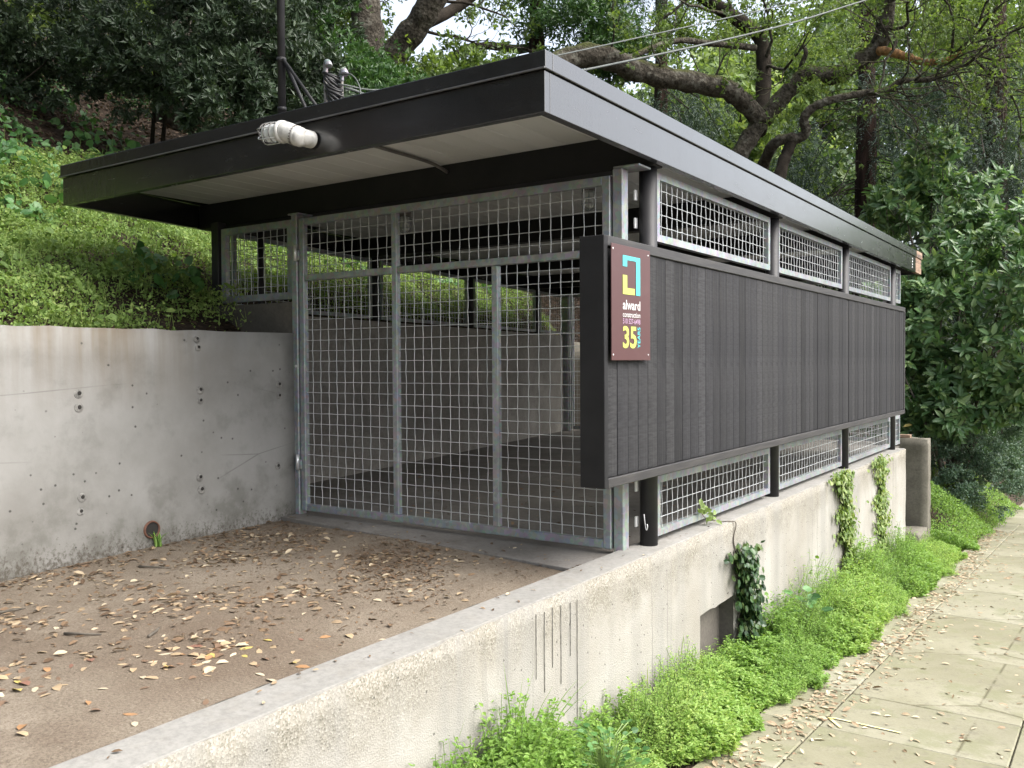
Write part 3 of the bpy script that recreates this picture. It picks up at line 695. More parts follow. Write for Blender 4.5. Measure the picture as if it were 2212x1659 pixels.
mesh_panel(-5.79, -4.99, 1.572, 2.148, front_place, S, seed=31, fw=.05, name='mesh_panel')
box('post', -5.90, -5.815, 4.47, 4.55, 1.55, 2.206, 'black_steel', S)
def back_place(u, w, z):
    u, w, z = np.broadcast_arrays(u, w, z); return np.stack([u, 12.38 + w, z], -1)
mesh_panel(-7.28, -4.9, .03, 2.19, back_place, S, seed=41, fw=.05)
mesh_panel(-4.88, -2.5, .03, 2.19, back_place, S, seed=42, fw=.05)
box('post', -7.45, -7.31, 12.33, 12.43, -.003, 2.2, 'galvanised', S)
# gate posts (fixed)
box('gate_post', -4.953, -4.895, 4.44, 4.51, .0, 2.172, 'galvanised', S, .005)
box('gate_post', -2.352, -2.288, 4.46, 4.53, .012, 2.175, 'galvanised', S, .005)
box('post_bracket', -2.352, -2.19, 4.47, 4.62, 2.178, 2.190, 'galvanised', S, .003)
box('post_bracket', -5.01, -4.895, 4.46, 4.60, 2.176, 2.188, 'galvanised', S, .003)
# cladding panel: vertical boards in a boxed frame outside the posts
CL = bpy.data.objects.new('cladding', None); link(CL, S); CL.matrix_parent_inverse = Matrix.Identity(4); CL.location = (0, 0, 0)
def cl(o): o.parent = CL; o.matrix_parent_inverse = Matrix.Translation(-Vector(S.location)); return o
PX0, PX1, PY0, PY1, PZ0, PZ1 = -2.188, -2.05, 3.802, 11.13, .478, 1.708
cl(box('end_cap', PX0, PX1, PY0, PY0 + .038, PZ0, PZ1, 'beam_paint', None, .003))
cl(box('end_cap', PX0, PX1, PY1 - .038, PY1, PZ0, PZ1, 'stained_trim', None, .003))
cl(box('top_trim', PX0, PX1, PY0 + .039, PY1 - .039, PZ1 - .050, PZ1 + .001, 'stained_trim', None, .003))
cl(box('bottom_trim', PX0, PX1, PY0 + .039, PY1 - .039, PZ0 - .001, PZ0 + .046, 'stained_trim', None, .003))
cl(box('backing', PX0 + .01, PX1 - .045, PY0 + .039, PY1 - .039, PZ0 + .047, PZ1 - .051, 'beam_paint', None, .0))
nb = 63; bw_ = (PY1 - PY0 - .078) / nb
bms = []
for k in range(3):
    me = box_mesh('board', (.022, bw_ - .003, PZ1 - PZ0 - .100), .0025); me.materials.append(mat('stained_board')); bms.append(me)
for i in range(nb):
    o = bpy.data.objects.new('board', bms[i % 3]); o.location = (PX1 - .022 + float(rng.normal(0, .0015)), PY0 + .039 + bw_ * (i + .5), (PZ0 + PZ1) / 2 - .001)
    o.rotation_euler = (float(rng.normal(0, .0004)), 0, float(rng.normal(0, .006))); col.objects.link(o); cl(o)

# small white tags and hook on the corner post
for zz in (.14, .345, 2.02, 1.86):
    o = box('cable_tag', -2.305, -2.293, 4.63, 4.66, zz, zz + .06, 'white_plastic', S, .002)
lp = [(-2.245, 4.632, .22), (-2.24, 4.628, .19), (-2.235, 4.63, .15), (-2.228, 4.628, .13), (-2.222, 4.630, .145), (-2.226, 4.632, .165)]
tube_obj('wire_loop', smooth_line(lp), .0035, 'screw_steel', S, 6)

# ------------------------------------------------------------------ gate
G = empty('gate', (-3.6, 4.47, 0), 'galvanised steel frame gate of square woven wire mesh', 'gate')
gx0, gx1, gz0, gz1, gy0, gy1 = -4.885, -2.362, .035, 2.140, 4.448, 4.492
fw = .05
box('frame_bar', gx0, gx0 + fw, gy0, gy1, gz0, gz1, 'galvanised', G)
box('frame_bar', gx1 - fw, gx1, gy0, gy1, gz0, gz1, 'galvanised', G)
box('frame_bar', gx0 + fw, gx1 - fw, gy0 + .001, gy1 - .001, gz0, gz0 + fw, 'galvanised', G)
box('frame_bar', gx0 + fw, gx1 - fw, gy0 + .001, gy1 - .001, gz1 - fw, gz1, 'galvanised', G)
box('stile', -3.998, -3.953, gy0 + .001, gy1 - .001, gz0 + fw, gz1 - fw, 'galvanised', G)
box('stile', -3.182, -3.137, gy0 + .001, gy1 - .001, gz0 + fw, 1.688, 'galvanised', G)
box('mid_rail', gx0 + fw, -3.999, gy0 + .002, gy1 - .002, 1.690, 1.735, 'galvanised', G)
box('mid_rail', -3.952, gx1 - fw, gy0 + .002, gy1 - .002, 1.690, 1.735, 'galvanised', G)
def gate_place(u, w, z):
    u, w, z = np.broadcast_arrays(u, w, z); return np.stack([u, 4.474 + w, z], -1)
o = None
for (a, b, c_, d_) in ((gx0 + .03, -3.98, gz0 + .03, 1.712), (-3.97, -3.16, gz0 + .03, 1.712), (-3.16, gx1 - .03, gz0 + .03, 1.712), (gx0 + .03, -3.98, 1.712, gz1 - .03), (-3.97, gx1 - .03, 1.712, gz1 - .03)):
    wire_mesh(a, b, c_, d_, gate_place, seed=int(abs(a * 100))).obj('wire_mesh', 'galvanised_wire', G, True, 'stuff')
for zz in (1.89, .385):
    lathe('hinge', [(-.055, .0), (-.055, .012), (.055, .012), (.055, .0)], (-4.898, 4.428, zz), (0, 0, 1), 'screw_steel', G, 12)
    box('hinge_plate', -4.925, -4.87, 4.436, 4.4475, zz - .05, zz + .02, 'galvanised', G, .002)
for i, z_ in enumerate((1.08, .35)):
    disc('bolt', (-4.915, 4.4395, z_), .010, (0, -1, 0), 'screw_steel', S, .006, 8)

# ------------------------------------------------------------------ sign
SG = empty('sign', (-2.045, 4.05, 1.10), 'maroon sign with angular turquoise and lime logo on the dark cladding', 'sign')
sy0, sy1, sz0, sz1 = 3.842, 4.272, 1.102, 1.672
box('plate', -2.0365, -2.0315, sy0, sy1, sz0, sz1, 'sign_maroon', SG, .001)
def SU(u): return sy0 + u * (sy1 - sy0)
def SV(v): return sz1 - v * (sz1 - sz0)
def sign_poly(name, pts, material):
    g = bmesh.new(); vs = [g.verts.new((-2.0302, SU(u), SV(v_))) for u, v_ in pts]; g.faces.new(vs)
    r = bmesh.ops.extrude_face_region(g, geom=list(g.faces)); bmesh.ops.translate(g, vec=(.0004, 0, 0), verts=[e for e in r['geom'] if isinstance(e, bmesh.types.BMVert)])
    bmesh.ops.recalc_face_normals(g, faces=g.faces)
    me = bpy.data.meshes.new(name); g.to_mesh(me); g.free(); me.materials.append(mat(material)); return link(bpy.data.objects.new(name, me), SG)
sign_poly('logo_bracket', [(.27, .085), (.72, .085), (.72, .423), (.61, .423), (.61, .123), (.38, .123), (.38, .181), (.27, .181)], 'ink_cyan')
sign_poly('logo_corner', [(.27, .256), (.38, .256), (.38, .367), (.575, .367), (.575, .423), (.27, .423)], 'ink_lime')
def sign_text(name, txt, u0, u1, v0, v1, material, rot=False, bold=.02):
    cu = bpy.data.curves.new(name, 'FONT'); cu.body = txt; cu.offset = bold; cu.extrude = .0
    cu.resolution_u = 4; cu.space_character = 1.0
    ob = bpy.data.objects.new(name, cu); col.objects.link(ob)
    dg = bpy.context.evaluated_depsgraph_get(); dg.update()
    me = bpy.data.meshes.new_from_object(ob.evaluated_get(dg)); bpy.data.objects.remove(ob)
    n = len(me.vertices); co = np.zeros(n * 3); me.vertices.foreach_get('co', co); co = co.reshape(-1, 3)
    if rot: co = np.stack([-co[:, 1], co[:, 0], co[:, 2]], 1)
    lo, hi = co.min(0), co.max(0); s = (co - lo) / np.maximum(hi - lo, 1e-6)
    Yc = SU(u0) + s[:, 0] * (SU(u1) - SU(u0)); Zc = SV(v1) + s[:, 1] * (SV(v0) - SV(v1))
    me.vertices.foreach_set('co', np.stack([np.full(n, -2.0300), Yc, Zc], 1).ravel()); me.update()
    me.materials.clear(); me.materials.append(mat(material)); return link(bpy.data.objects.new(name, me), SG)
sign_text('lettering', 'alward', .27, .72, .472, .556, 'ink_white', bold=.016)
sign_text('lettering', 'construction', .27, .72, .578, .622, 'ink_white', bold=.008)
sign_text('lettering', '510 527-6498', .27, .72, .634, .680, 'ink_pink', bold=.004)
sign_text('numeral', '35', .27, .62, .700, .895, 'ink_lime', bold=.024)
sign_text('lettering', 'YEARS', .645, .72, .705, .893, 'ink_cyan', True, .012)
for (u, v_) in ((.035, .045), (.94, .045), (.035, .952), (.94, .952)):
    disc('screw', (-2.0313, SU(u), SV(v_)), .005, (1, 0, 0), 'screw_steel', SG, .002, 8)

# ------------------------------------------------------------------ lamps, mast, cables
LM = empty('wall_lamp', (-3.62, 3.38, 2.32), 'white caged jelly jar lamp on the black front roof edge', 'lamp')
lathe('mount', [(0, .046), (.085, .046), (.09, .04), (.09, .0)], (-3.600, 3.3795, 2.300), (0, -1, 0), 'lamp_white', LM, 24)
lathe('end_cap', [(-.02, .050), (.022, .052), (.036, .047), (.044, .030), (.047, .0)], (-3.605, 3.285, 2.300), (.90, .10, -.30), 'lamp_white', LM, 24)
lathe('strap', [(-.014, .0515), (-.014, .0545), (.004, .0545), (.004, .0515)], (-3.611, 3.284, 2.303), (.90, .10, -.30), 'conduit_grey', LM, 24)
el = smooth_line([(-3.60, 3.285, 2.299), (-3.622, 3.281, 2.307), (-3.645, 3.276, 2.318), (-3.668, 3.268, 2.328), (-3.69, 3.262, 2.331)], 5)
tube_obj('elbow', el, np.linspace(.053, .054, len(el)), 'lamp_white', LM, 22)
d_ = (-1.0, -.03, .05)
lathe('collar', [(-.010, .052), (-.010, .059), (.008, .061), (.016, .058), (.016, .046)], (-3.69, 3.262, 2.331), d_, 'lamp_white', LM, 24)
lathe('globe', [(0, .044), (.03, .047), (.035, .045), (.04, .047), (.07, .048), (.075, .046), (.08, .048), (.110, .045), (.128, .032), (.135, .0)], (-3.70, 3.262, 2.332), d_, 'lamp_glass', LM, 22)
dv = np.array(d_) / np.linalg.norm(d_); o_ = np.array((-3.70, 3.262, 2.332))
e1 = np.array((0, -1.0, 0)); e2 = np.cross(dv, e1)
for k in range(3):
    an = k * math.pi / 3 + .35; rv = e1 * math.cos(an) + e2 * math.sin(an)
    pts = [o_ + rv * .054, o_ + dv * .12 + rv * .056, o_ + dv * .148 + rv * .034, o_ + dv * .153, o_ + dv * .148 - rv * .034, o_ + dv * .12 - rv * .056, o_ - rv * .054]
    tube_obj('cage_wire', smooth_line(pts, 3), .0024, 'screw_steel', LM, 6)
for k in (.045, .085, .115):
    ring = [o_ + dv * k + (e1 * math.cos(q) + e2 * math.sin(q)) * .054 for q in np.linspace(0, 2 * math.pi, 25)]
    tube_obj('cage_ring', ring, .0022, 'conduit_grey', LM, 6)
def ceiling_lamp(x, y, label):
    L_ = empty('ceiling_lamp', (x, y, 2.39), label, 'lamp', 'caged lamps under the shelter ceiling')
    lathe('mount', [(0, .0), (0, .055), (-.05, .052), (-.055, .045), (-.055, 0)], (x, y, 2.398), (0, 0, 1), 'conduit_grey', L_, 18)
    lathe('globe', [(-.05, .042), (-.14, .044), (-.17, .03), (-.178, 0)], (x, y, 2.398), (0, 0, 1), 'lamp_glass', L_, 18)
    for k in range(3):
        an = k * math.pi / 3; rx, ry = math.cos(an) * .055, math.sin(an) * .055
        tube_obj('cage_wire', smooth_line([(x + rx, y + ry, 2.35), (x + rx, y + ry, 2.24), (x + rx * .5, y + ry * .5, 2.212), (x, y, 2.206), (x - rx * .5, y - ry * .5, 2.212), (x - rx, y - ry, 2.24), (x - rx, y - ry, 2.35)], 3), .003, 'galvanised', L_, 6)
    for zz in (2.33, 2.29, 2.25):
        tube_obj('cage_ring', [(x + .054 * math.cos(q), y + .054 * math.sin(q), zz) for q in np.linspace(0, 2 * math.pi, 21)], .003, 'galvanised', L_, 6)
ceiling_lamp(-3.21, 5.72, 'caged lamp under the shelter ceiling near the street side')
ceiling_lamp(-5.05, 5.80, 'caged lamp under the shelter ceiling near the hillside')
cd = tube_obj('conduit', smooth_line([(-3.655, 3.44, 2.385), (-3.66, 4.0, 2.385), (-3.665, 4.40, 2.385), (-3.655, 4.52, 2.37), (-3.645, 4.612, 2.345)], 4), .011, 'conduit_grey', None, 10)
tag(cd, 'thin grey electrical conduit strapped under the white roof overhang', 'conduit')
for k, yy in enumerate((5.02, 5.55)):
    xx = xi(yy) + .035
    o = tube_obj('conduit', [(xx, yy, 2.39), (xx, yy, .42)], .028, 'black_steel', None, 12)
    tag(o, 'dark vertical pipe down the inner concrete wall, %s the hinge side' % ('nearer' if k == 0 else 'farther from'), 'pipe')

MA = empty('mast', (-4.425, 3.905, 2.46), 'tall thin dark steel mast braced on the shelter roof', 'mast')
bx, by = -4.425, 3.905
tube_obj('pole', [(bx, by, 2.4535), (bx, by, 5.6)], .025, 'black_steel', MA, 14)
lathe('pole_collar', [(-.015, .025), (-.015, .030), (.015, .030), (.015, .025)], (bx, by, 3.03), (0, 0, 1), 'black_steel', MA, 14)
lathe('pole_collar', [(-.012, .025), (-.012, .029), (.012, .029), (.012, .025)], (bx, by, 2.72), (0, 0, 1), 'black_steel', MA, 14)
tube_obj('brace', [(bx + .027, by, 3.02), (bx + .25, by + .12, 2.456)], .012, 'black_steel', MA, 8)
tube_obj('brace', [(bx + .027, by - .01, 3.03), (bx + .49, by + .03, 2.456)], .011, 'black_steel', MA, 8)
def weatherhead(x, y, h, label):
    w_ = empty('weatherhead', (x, y, 2.46), label, 'weatherhead', 'weatherheads on the shelter roof')
    tube_obj('riser', [(x, y, 2.455), (x, y, h)], .013, 'conduit_grey', w_, 12)
    hp = smooth_line([(x, y, h - .02), (x + .001, y, h + .012), (x + .012, y - .006, h + .036), (x + .032, y - .014, h + .040), (x + .050, y - .022, h + .024), (x + .056, y - .026, h + .008)], 4)
    tube_obj('hood', hp, np.concatenate([np.linspace(.014, .022, len(hp) - 3), [.024, .024, .023]]), 'galvanised', w_, 14)
    return w_
weatherhead(-4.18, 4.05, 2.96, 'grey weatherhead wrapped in coiled black cable beside the mast brace')
weatherhead(-4.10, 4.11, 2.91, 'shorter grey weatherhead behind the cable coil')
g = Geo()
for k in range(11):
    zc = 2.93 - .014 * k; q = np.linspace(0, 2 * math.pi, 26)
    P_ = np.stack([-4.15 + (.052 + .010 * math.sin(k * 2)) * np.cos(q) + .004 * k, 4.07 + .05 * np.sin(q), zc + .014 * np.cos(q + k) - .035 * np.cos(q) - .004 * k], 1)
    g.add(*tube_arr(P_, .0075, 6, False))
o = g.obj('cable_coil', 'cable_black', None, True); tag(o, 'coil of black cable wound round the two weatherheads', 'cable')
sl = tube_obj('slack_cable', smooth_line([(-4.09, 4.07, 2.92), (-3.98, 4.08, 2.90), (-3.88, 4.05, 2.78), (-3.86, 4.0, 2.60), (-3.88, 3.96, 2.458)], 5), .005, 'cable_grey', None, 6)
tag(sl, 'loose thin cable loop hanging from the weatherheads onto the roof', 'cable')
def cable(pts, r, label):
    o = tube_obj('service_cable', smooth_line(pts, 6), r, 'cable_grey', None, 6); return tag(o, label, 'cable', 'service cables over the roof')
cable([(-4.09, 4.07, 2.86), (-3.95, 4.5, 2.92), (-3.54, 5.87, 3.44), (-3.1, 9.76, 4.97), (-2.88, 11.65, 5.71), (-2.0, 19.3, 8.7), (-1.2, 26.64, 11.6)], .0055, 'thinner upper service cable rising from the roof into the trees')
cable([(-4.06, 4.10, 2.84), (-3.9, 4.6, 2.85), (-3.36, 5.99, 3.33), (-2.85, 8.88, 4.42), (-2.35, 11.77, 5.62), (-1.0, 19.5, 8.8), (.2, 26.64, 11.6)], .0085, 'thicker lower service cable rising from the roof into the trees')
UP = empty('utility_pole', (-.5, 26.7, -2.2), 'wooden utility pole down the street carrying the service cables', 'pole')
tube_obj('shaft', [(-.5, 26.7, -2.6), (-.5, 26.7, 12.4)], [.16, .11], 'bark_dark', UP, 12)
box('crossarm', -1.5, .5, 26.6, 26.7, 11.5, 11.62, 'bark_dark', UP)

# === VEGETATION ===
CAM = np.array([0, 0, 1.09])
def leaf_parts(thing, name, P, D, N, L, W, proto, material, n_ind, tint=None, far_from=None):
    """the n_ind leaves nearest the street become parts of their own, the others one joined part"""
    n = len(P); L = np.broadcast_to(L, n); W = np.broadcast_to(W, n); tint = rng.random(n) if tint is None else tint
    order = np.argsort(np.linalg.norm(P - CAM, axis=1)); ind, rest = order[:n_ind], order[n_ind:]
    meshes = []
    for q in range(4):
        g = Geo(); leaves(g, np.zeros((1, 3)), np.array([[1., 0, 0]]), np.array([[0, 0, 1.]]), 1.0, W.mean() / L.mean() * (1 + .15 * (q - 1.5)), proto, np.array([.15 + .23 * q]))
        o = g.obj('tmp', material); meshes.append(o.data); bpy.data.objects.remove(o)
    Du = unit(D); Su = unit(np.cross(N, Du)); Nu = np.cross(Du, Su)
    inv = Matrix.Translation(-Vector(thing.location))
    for i in ind:
        o = bpy.data.objects.new(name, meshes[int(np.clip(tint[i] * 4, 0, 3))])
        M = Matrix([[*(c_)] for c_ in np.stack([Du[i], Su[i], Nu[i]], 1).tolist()]).to_4x4(); M = Matrix.Translation(Vector(P[i])) @ M @ Matrix.Scale(float(L[i]), 4)
        col.objects.link(o); o.parent = thing; o.matrix_parent_inverse = inv; o.matrix_basis = M
    g = Geo(); leaves(g, P[rest], D[rest], N[rest], L[rest], W[rest], proto, tint[rest])
    return g.obj('foliage', material, thing, False, 'stuff')
def rosette_arrays(tips, dirs, k, spread=1.0, jit=.02):
    n = len(tips); d = unit(dirs); u = unit(np.cross(d, rand_dirs(n))); w = np.cross(d, u); Ps, Ds, Ns = [], [], []
    for i in range(k):
        a = 2 * np.pi * i / k + rng.normal(0, .35, n); th_ = spread * (.55 + .6 * rng.random(n))
        rad = u * np.cos(a)[:, None] + w * np.sin(a)[:, None]
        Ps.append(tips + rng.normal(0, jit, (n, 3))); Ds.append(d * np.cos(th_)[:, None] + rad * np.sin(th_)[:, None])
        Ns.append(unit(d * np.sin(th_)[:, None] - rad * np.cos(th_)[:, None] + .25 * rng.normal(size=(n, 3))))
    return np.concatenate(Ps), np.concatenate(Ds), np.concatenate(Ns)
def branch(g, p, d, length, r, depth, tips, bend=.35, up=.15, kids=3, sides=5):
    """wandering limb with side twigs; records twig tips"""
    n = 6; pts = [np.array(p, float)]; d = np.array(d, float); d /= np.linalg.norm(d); dirs = [d]
    for i in range(n):
        d = d + rng.normal(0, bend, 3) * .6 + np.array([0, 0, up * .3]); d /= np.linalg.norm(d)
        pts.append(pts[-1] + d * length / n); dirs.append(d)
    rad = np.linspace(r, r * .45, n + 1)
    g.add(*tube_arr(pts, rad, sides, False))
    if depth == 0: tips.append((pts[-1], dirs[-1])); tips.append((pts[-3], dirs[-3])); return
    for k in range(kids):
        i = int(rng.integers(2, n + 1)); dd = dirs[i] + rng.normal(0, .75, 3); branch(g, pts[i], dd, length * (.5 + .25 * rng.random()), rad[i] * .6, depth - 1, tips, bend, up, kids, max(3, sides - 1))
    branch(g, pts[-1], dirs[-1], length * .55, rad[-1] * .9, depth - 1, tips, bend, up, kids, max(3, sides - 1))
def limb_obj(name, pts, r0, r1, material, parent, sides=12):
    P = smooth_line(pts, 5); r = np.linspace(r0, r1, len(P)) * (1 + .06 * np.sin(np.arange(len(P)) * 1.9))
    g = Geo(); g.add(*tube_arr(P, r, sides, True, .05)); return g.obj(name, material, parent, True), P, r

# ------------------------------------------------------------------ hillside cover
def on_hill(n, y0, y1, u0, u1):
    Y = rng.uniform(y0, y1, n); U = u0 + (u1 - u0) * rng.random(n); X = left_edge(Y) - U; return X, Y
g = Geo()
X, Y = on_hill(290000, .6, 12.9, .08, 3.3)
patch = .5 + .25 * np.sin(1.9 * X + 1.1 * Y) + .2 * np.sin(4.1 * Y - 2.3 * X + 2) + .15 * np.sin(7 * X + 5 * Y)
U = left_edge(Y) - X
bare = np.clip(np.where(Y < 4.55, 1.25, .75) - U - .45 * (patch - .5), 0, 1) * np.clip((Y - 3.2) / .6, 0, 1)          # leaf-mould strip along the stub wall
keep = (rng.random(len(X)) < np.clip(.55 + patch, .3, 1)) & (rng.random(len(X)) < np.clip((3.25 - U + .5 * patch) * 1.4, .03, 1)) & (rng.random(len(X)) > bare * 1.05)
X, Y, patch = X[keep], Y[keep], patch[keep]
mound = np.clip(.06 + .20 * patch + .05 * np.sin(9 * X + 3 * Y) + .05 * np.sin(11 * Y - 5 * X), .03, .5)
Z = ground_z(X, Y) + mound * rng.random(len(X)) ** .5
N = unit(np.stack([.55 + .5 * rng.normal(size=len(X)), .5 * rng.normal(size=len(X)), 1.0 + .2 * rng.normal(size=len(X))], 1)); D = rand_dirs(len(X))
hl = .5 + .9 * rng.random(len(X)) ** 2
tn = np.clip(.25 + .35 * patch + .35 * rng.normal(size=len(X)) * .6 + .12, 0, 1)
leaves(g, np.stack([X, Y, Z], 1), D, N, .031 * hl, .021 * hl, PR4, np.clip(tn + .08, 0, 1))
q = rng.random(len(X)) < .05; n_ = int(q.sum())          # feathery upright stalks
leaves(g, np.stack([X[q], Y[q], ground_z(X[q], Y[q]) + mound[q] * .35], 1), unit(np.stack([.25 * rng.normal(size=n_) + .15, .25 * rng.normal(size=n_), np.ones(n_)], 1)), rand_dirs(n_), (.07 + .10 * rng.random(n_)), .007, PR4, np.clip(tn[q] + .25, 0, 1))
q = rng.random(len(X)) < .012; n_ = int(q.sum())
leaves(g, np.stack([X[q], Y[q], Z[q] + .02], 1), rand_dirs(n_), unit(np.array([.5, -.1, 1.]) + .4 * rng.normal(size=(n_, 3))), .075 * (.6 + .6 * rng.random(n_)), .05, PR7, np.clip(tn[q] - .15, 0, 1))
tag(g.obj('ground_cover', 'leaf_hill'), 'bright green low weeds covering the hillside above the tall wall', 'weeds', kind='stuff')
# leaf litter higher on the hill
g = Geo(); X, Y = on_hill(42000, .5, 14, 2.3, 13)
P_ = np.stack([X, Y, ground_z(X, Y) + .012 + .03 * rng.random(len(X))], 1)
leaves(g, P_, rand_dirs(len(X)) * np.array([1, 1, .35]), unit(np.stack([.5 + .35 * rng.normal(size=len(X)), .35 * rng.normal(size=len(X)), np.ones(len(X))], 1)), .075, .04, PR4)
X, Y = on_hill(2600, 1.0, 12.8, .05, 1.0); P_ = np.stack([X, Y, ground_z(X, Y) + .01 + .02 * rng.random(len(X))], 1)
leaves(g, P_, rand_dirs(len(X)) * np.array([1, 1, .3]), unit(np.stack([.3 * rng.normal(size=len(X)), .3 * rng.normal(size=len(X)), np.ones(len(X))], 1)), .055, .028, PR4, rng.random(len(X)) * .7)
tag(g.obj('leaf_litter', 'leaf_litter'), 'brown dead leaf litter on the shaded hillside soil', 'leaf litter', kind='stuff')
# dim undergrowth in patches among the shrubs
X, Y = on_hill(30000, 1.0, 13, 3.6, 17); k_ = (np.sin(1.3 * X + .8 * Y) + np.sin(2.9 * Y - 1.7 * X) + .6 * rng.normal(size=len(X))) > .55; X, Y = X[k_], Y[k_]; n = len(X); g = Geo()
leaves(g, np.stack([X, Y, ground_z(X, Y) + .03 + .28 * rng.random(n) ** 1.5], 1), rand_dirs(n), unit(np.array([.6, -.2, .8]) + .45 * rng.normal(size=(n, 3))), .075 * (.5 + .7 * rng.random(n)), .05, PR7)
tag(g.obj('undergrowth', 'leaf_bay'), 'dim patchy undergrowth among the hillside shrubs', 'undergrowth', kind='stuff')
# broad-leaved creeper patches
def broad_patch(c, r, n, label, n_ind=70, size=.088):
    th_ = rng.random(n) * 2 * np.pi; rr = np.sqrt(rng.random(n)); X = c[0] + r[0] * rr * np.cos(th_); Y = c[1] + r[1] * rr * np.sin(th_)
    Z = ground_z(X, Y) + .05 + (.12 + r[2] * (1 - rr)) * rng.random(n) ** .6
    t_ = empty('creeper_plant', (c[0], c[1], float(ground_z(c[0], c[1]))), label, 'plant', 'broad leaved creepers on the hillside')
    sz = size * (.55 + .7 * rng.random(n))
    N = unit(np.stack([.75 + .35 * rng.normal(size=n), -.25 + .35 * rng.normal(size=n), .8 + .25 * rng.normal(size=n)], 1))
    leaf_parts(t_, 'leaf', np.stack([X, Y, Z], 1), rand_dirs(n), N, sz, sz * .95, PRH, 'leaf_broad', n_ind)
    st = Geo()
    for i in range(0, n, 5): st.add(*tube_arr([(X[i], Y[i], ground_z(X[i], Y[i])), (X[i] + .02, Y[i], Z[i])], .004, 3, False))
    st.obj('stems', 'stem_green', t_, False, 'stuff')
broad_patch((-8.2, 4.2, 0), (.75, .9, .22), 260, 'broad round leaved green creeper above the bright weeds beside the roof end', 120)
broad_patch((-8.9, 3.9, 0), (.8, .8, .2), 200, 'broad leaved creeper at the foot of the brown litter slope', 60)
broad_patch((-6.15, 4.25, 0), (.35, .42, .18), 60, 'small grey green broad leaved plant among the weeds near the stub wall', 50, .08)
broad_patch((-9.6, 6.1, 0), (.9, .7, .2), 150, 'shaded broad leaved creeper below the dark shrub stems', 60)
broad_patch((-8.6, 9.6, 0), (.9, 1.4, .35), 380, 'tall broad leaved creeper on the bank seen through the mesh gate', 100)
broad_patch((-9.2, 11.8, 0), (.9, 1.2, .4), 300, 'broad leaved creeper at the rear of the shelter bank', 60)
broad_patch((-9.9, 4.6, 0), (.9, .8, .2), 170, 'broad leaved creeper in the middle of the litter slope', 50)
broad_patch((-7.9, 7.4, 0), (.7, .9, .3), 200, 'broad leaved creeper behind the hillside mesh panels', 60)
broad_patch((-12.0, 5.6, 0), (1.4, 1.4, .3), 220, 'yellow green broad leaved creeper high on the litter slope', 40)

# ------------------------------------------------------------------ shrubs on the hillside
def shrub(name, label, blobs, per, k, L, W, material, stems, group=None, clumps=30, spread=1.0, cat='shrub', sig=.115, bark='bark_dark', sr=.035):
    base = np.mean([s_[0] for s_ in stems], 0); t_ = empty(name, tuple(base), label, cat, group)
    g = Geo()
    for s_ in stems:
        P = smooth_line(s_, 4) + 0; g.add(*tube_arr(P, np.linspace(sr, sr * .45, len(P)), 6, False))
        for c, r in blobs:
            c = np.array(c); a = np.array(s_[-1]); d = c - a
            P = smooth_line([a, a + d * .45 + rng.normal(0, .1, 3), c + rng.normal(0, .25, 3) * np.array(r)], 4); g.add(*tube_arr(P, np.linspace(sr * .45, sr * .2, len(P)), 5, False))
    g.obj('trunk', bark, t_, True)
    T_, D_ = clump_tips(blobs, per, clumps, sig); g = Geo(); rosettes(g, T_, D_, k, L, W, spread)
    g.obj('crown', material, t_, False); return t_
def gz(x, y): return float(ground_z(x, y)) - .05
shrub('evergreen_shrub', 'dark grey green evergreen shrub with slim stems on the litter slope',
      [((-9.2, 6.5, 5.0), (1.3, 1.0, .8)), ((-10.3, 6.4, 5.4), (1.1, 1.0, .8)), ((-9.3, 6.2, 4.5), (.8, .7, .5)), ((-9.2, 7.2, 5.4), (1.0, 1.0, .9))], 900, 8, .075, .026, 'leaf_shrub',
      [[(-10.1, 6.75, gz(-10.1, 6.75)), (-9.95, 6.7, 4.0), (-9.75, 6.6, 4.5)], [(-9.95, 6.8, gz(-9.95, 6.8)), (-9.8, 6.75, 4.0), (-9.6, 6.7, 4.5)], [(-9.8, 6.95, gz(-9.8, 6.95)), (-9.55, 6.95, 3.9), (-9.3, 6.9, 4.4)]])
shrub('evergreen_shrub', 'dark evergreen shrub with a thick leaning stem just behind the roof edge',
      [((-8.4, 7.1, 4.7), (.8, .8, .9)), ((-8.8, 7.4, 5.5), (1.0, 1.0, .9)), ((-8.3, 6.6, 4.1), (.6, .6, .5)), ((-8.0, 7.3, 4.3), (.6, .6, .5)), ((-8.9, 8.3, 6.0), (.9, .9, .7))], 850, 8, .078, .028, 'leaf_shrub',
      [[(-9.5, 7.2, gz(-9.5, 7.2)), (-9.2, 7.3, 4.0), (-8.9, 7.4, 4.9)], [(-9.0, 7.1, gz(-9.0, 7.1)), (-8.85, 7.2, 4.1), (-8.6, 7.3, 4.6)]], sr=.06)
shrub('evergreen_shrub', 'grey green evergreen shrub growing behind the mast',
      [((-8.9, 8.6, 5.3), (1.0, 1.0, 1.0)), ((-9.9, 8.5, 6.0), (.8, .8, .7)), ((-8.7, 8.7, 4.7), (.8, .8, .6)), ((-8.4, 8.9, 4.6), (.7, .7, .5)), ((-8.6, 9.5, 4.7), (.7, .8, .5))], 850, 7, .082, .028, 'leaf_bay',
      [[(-9.3, 8.7, gz(-9.3, 8.7)), (-9.2, 8.7, 4.3), (-9.1, 8.7, 5.0)], [(-9.0, 9.0, gz(-9.0, 9.0)), (-8.8, 9.0, 4.2), (-8.7, 9.0, 4.8)]])
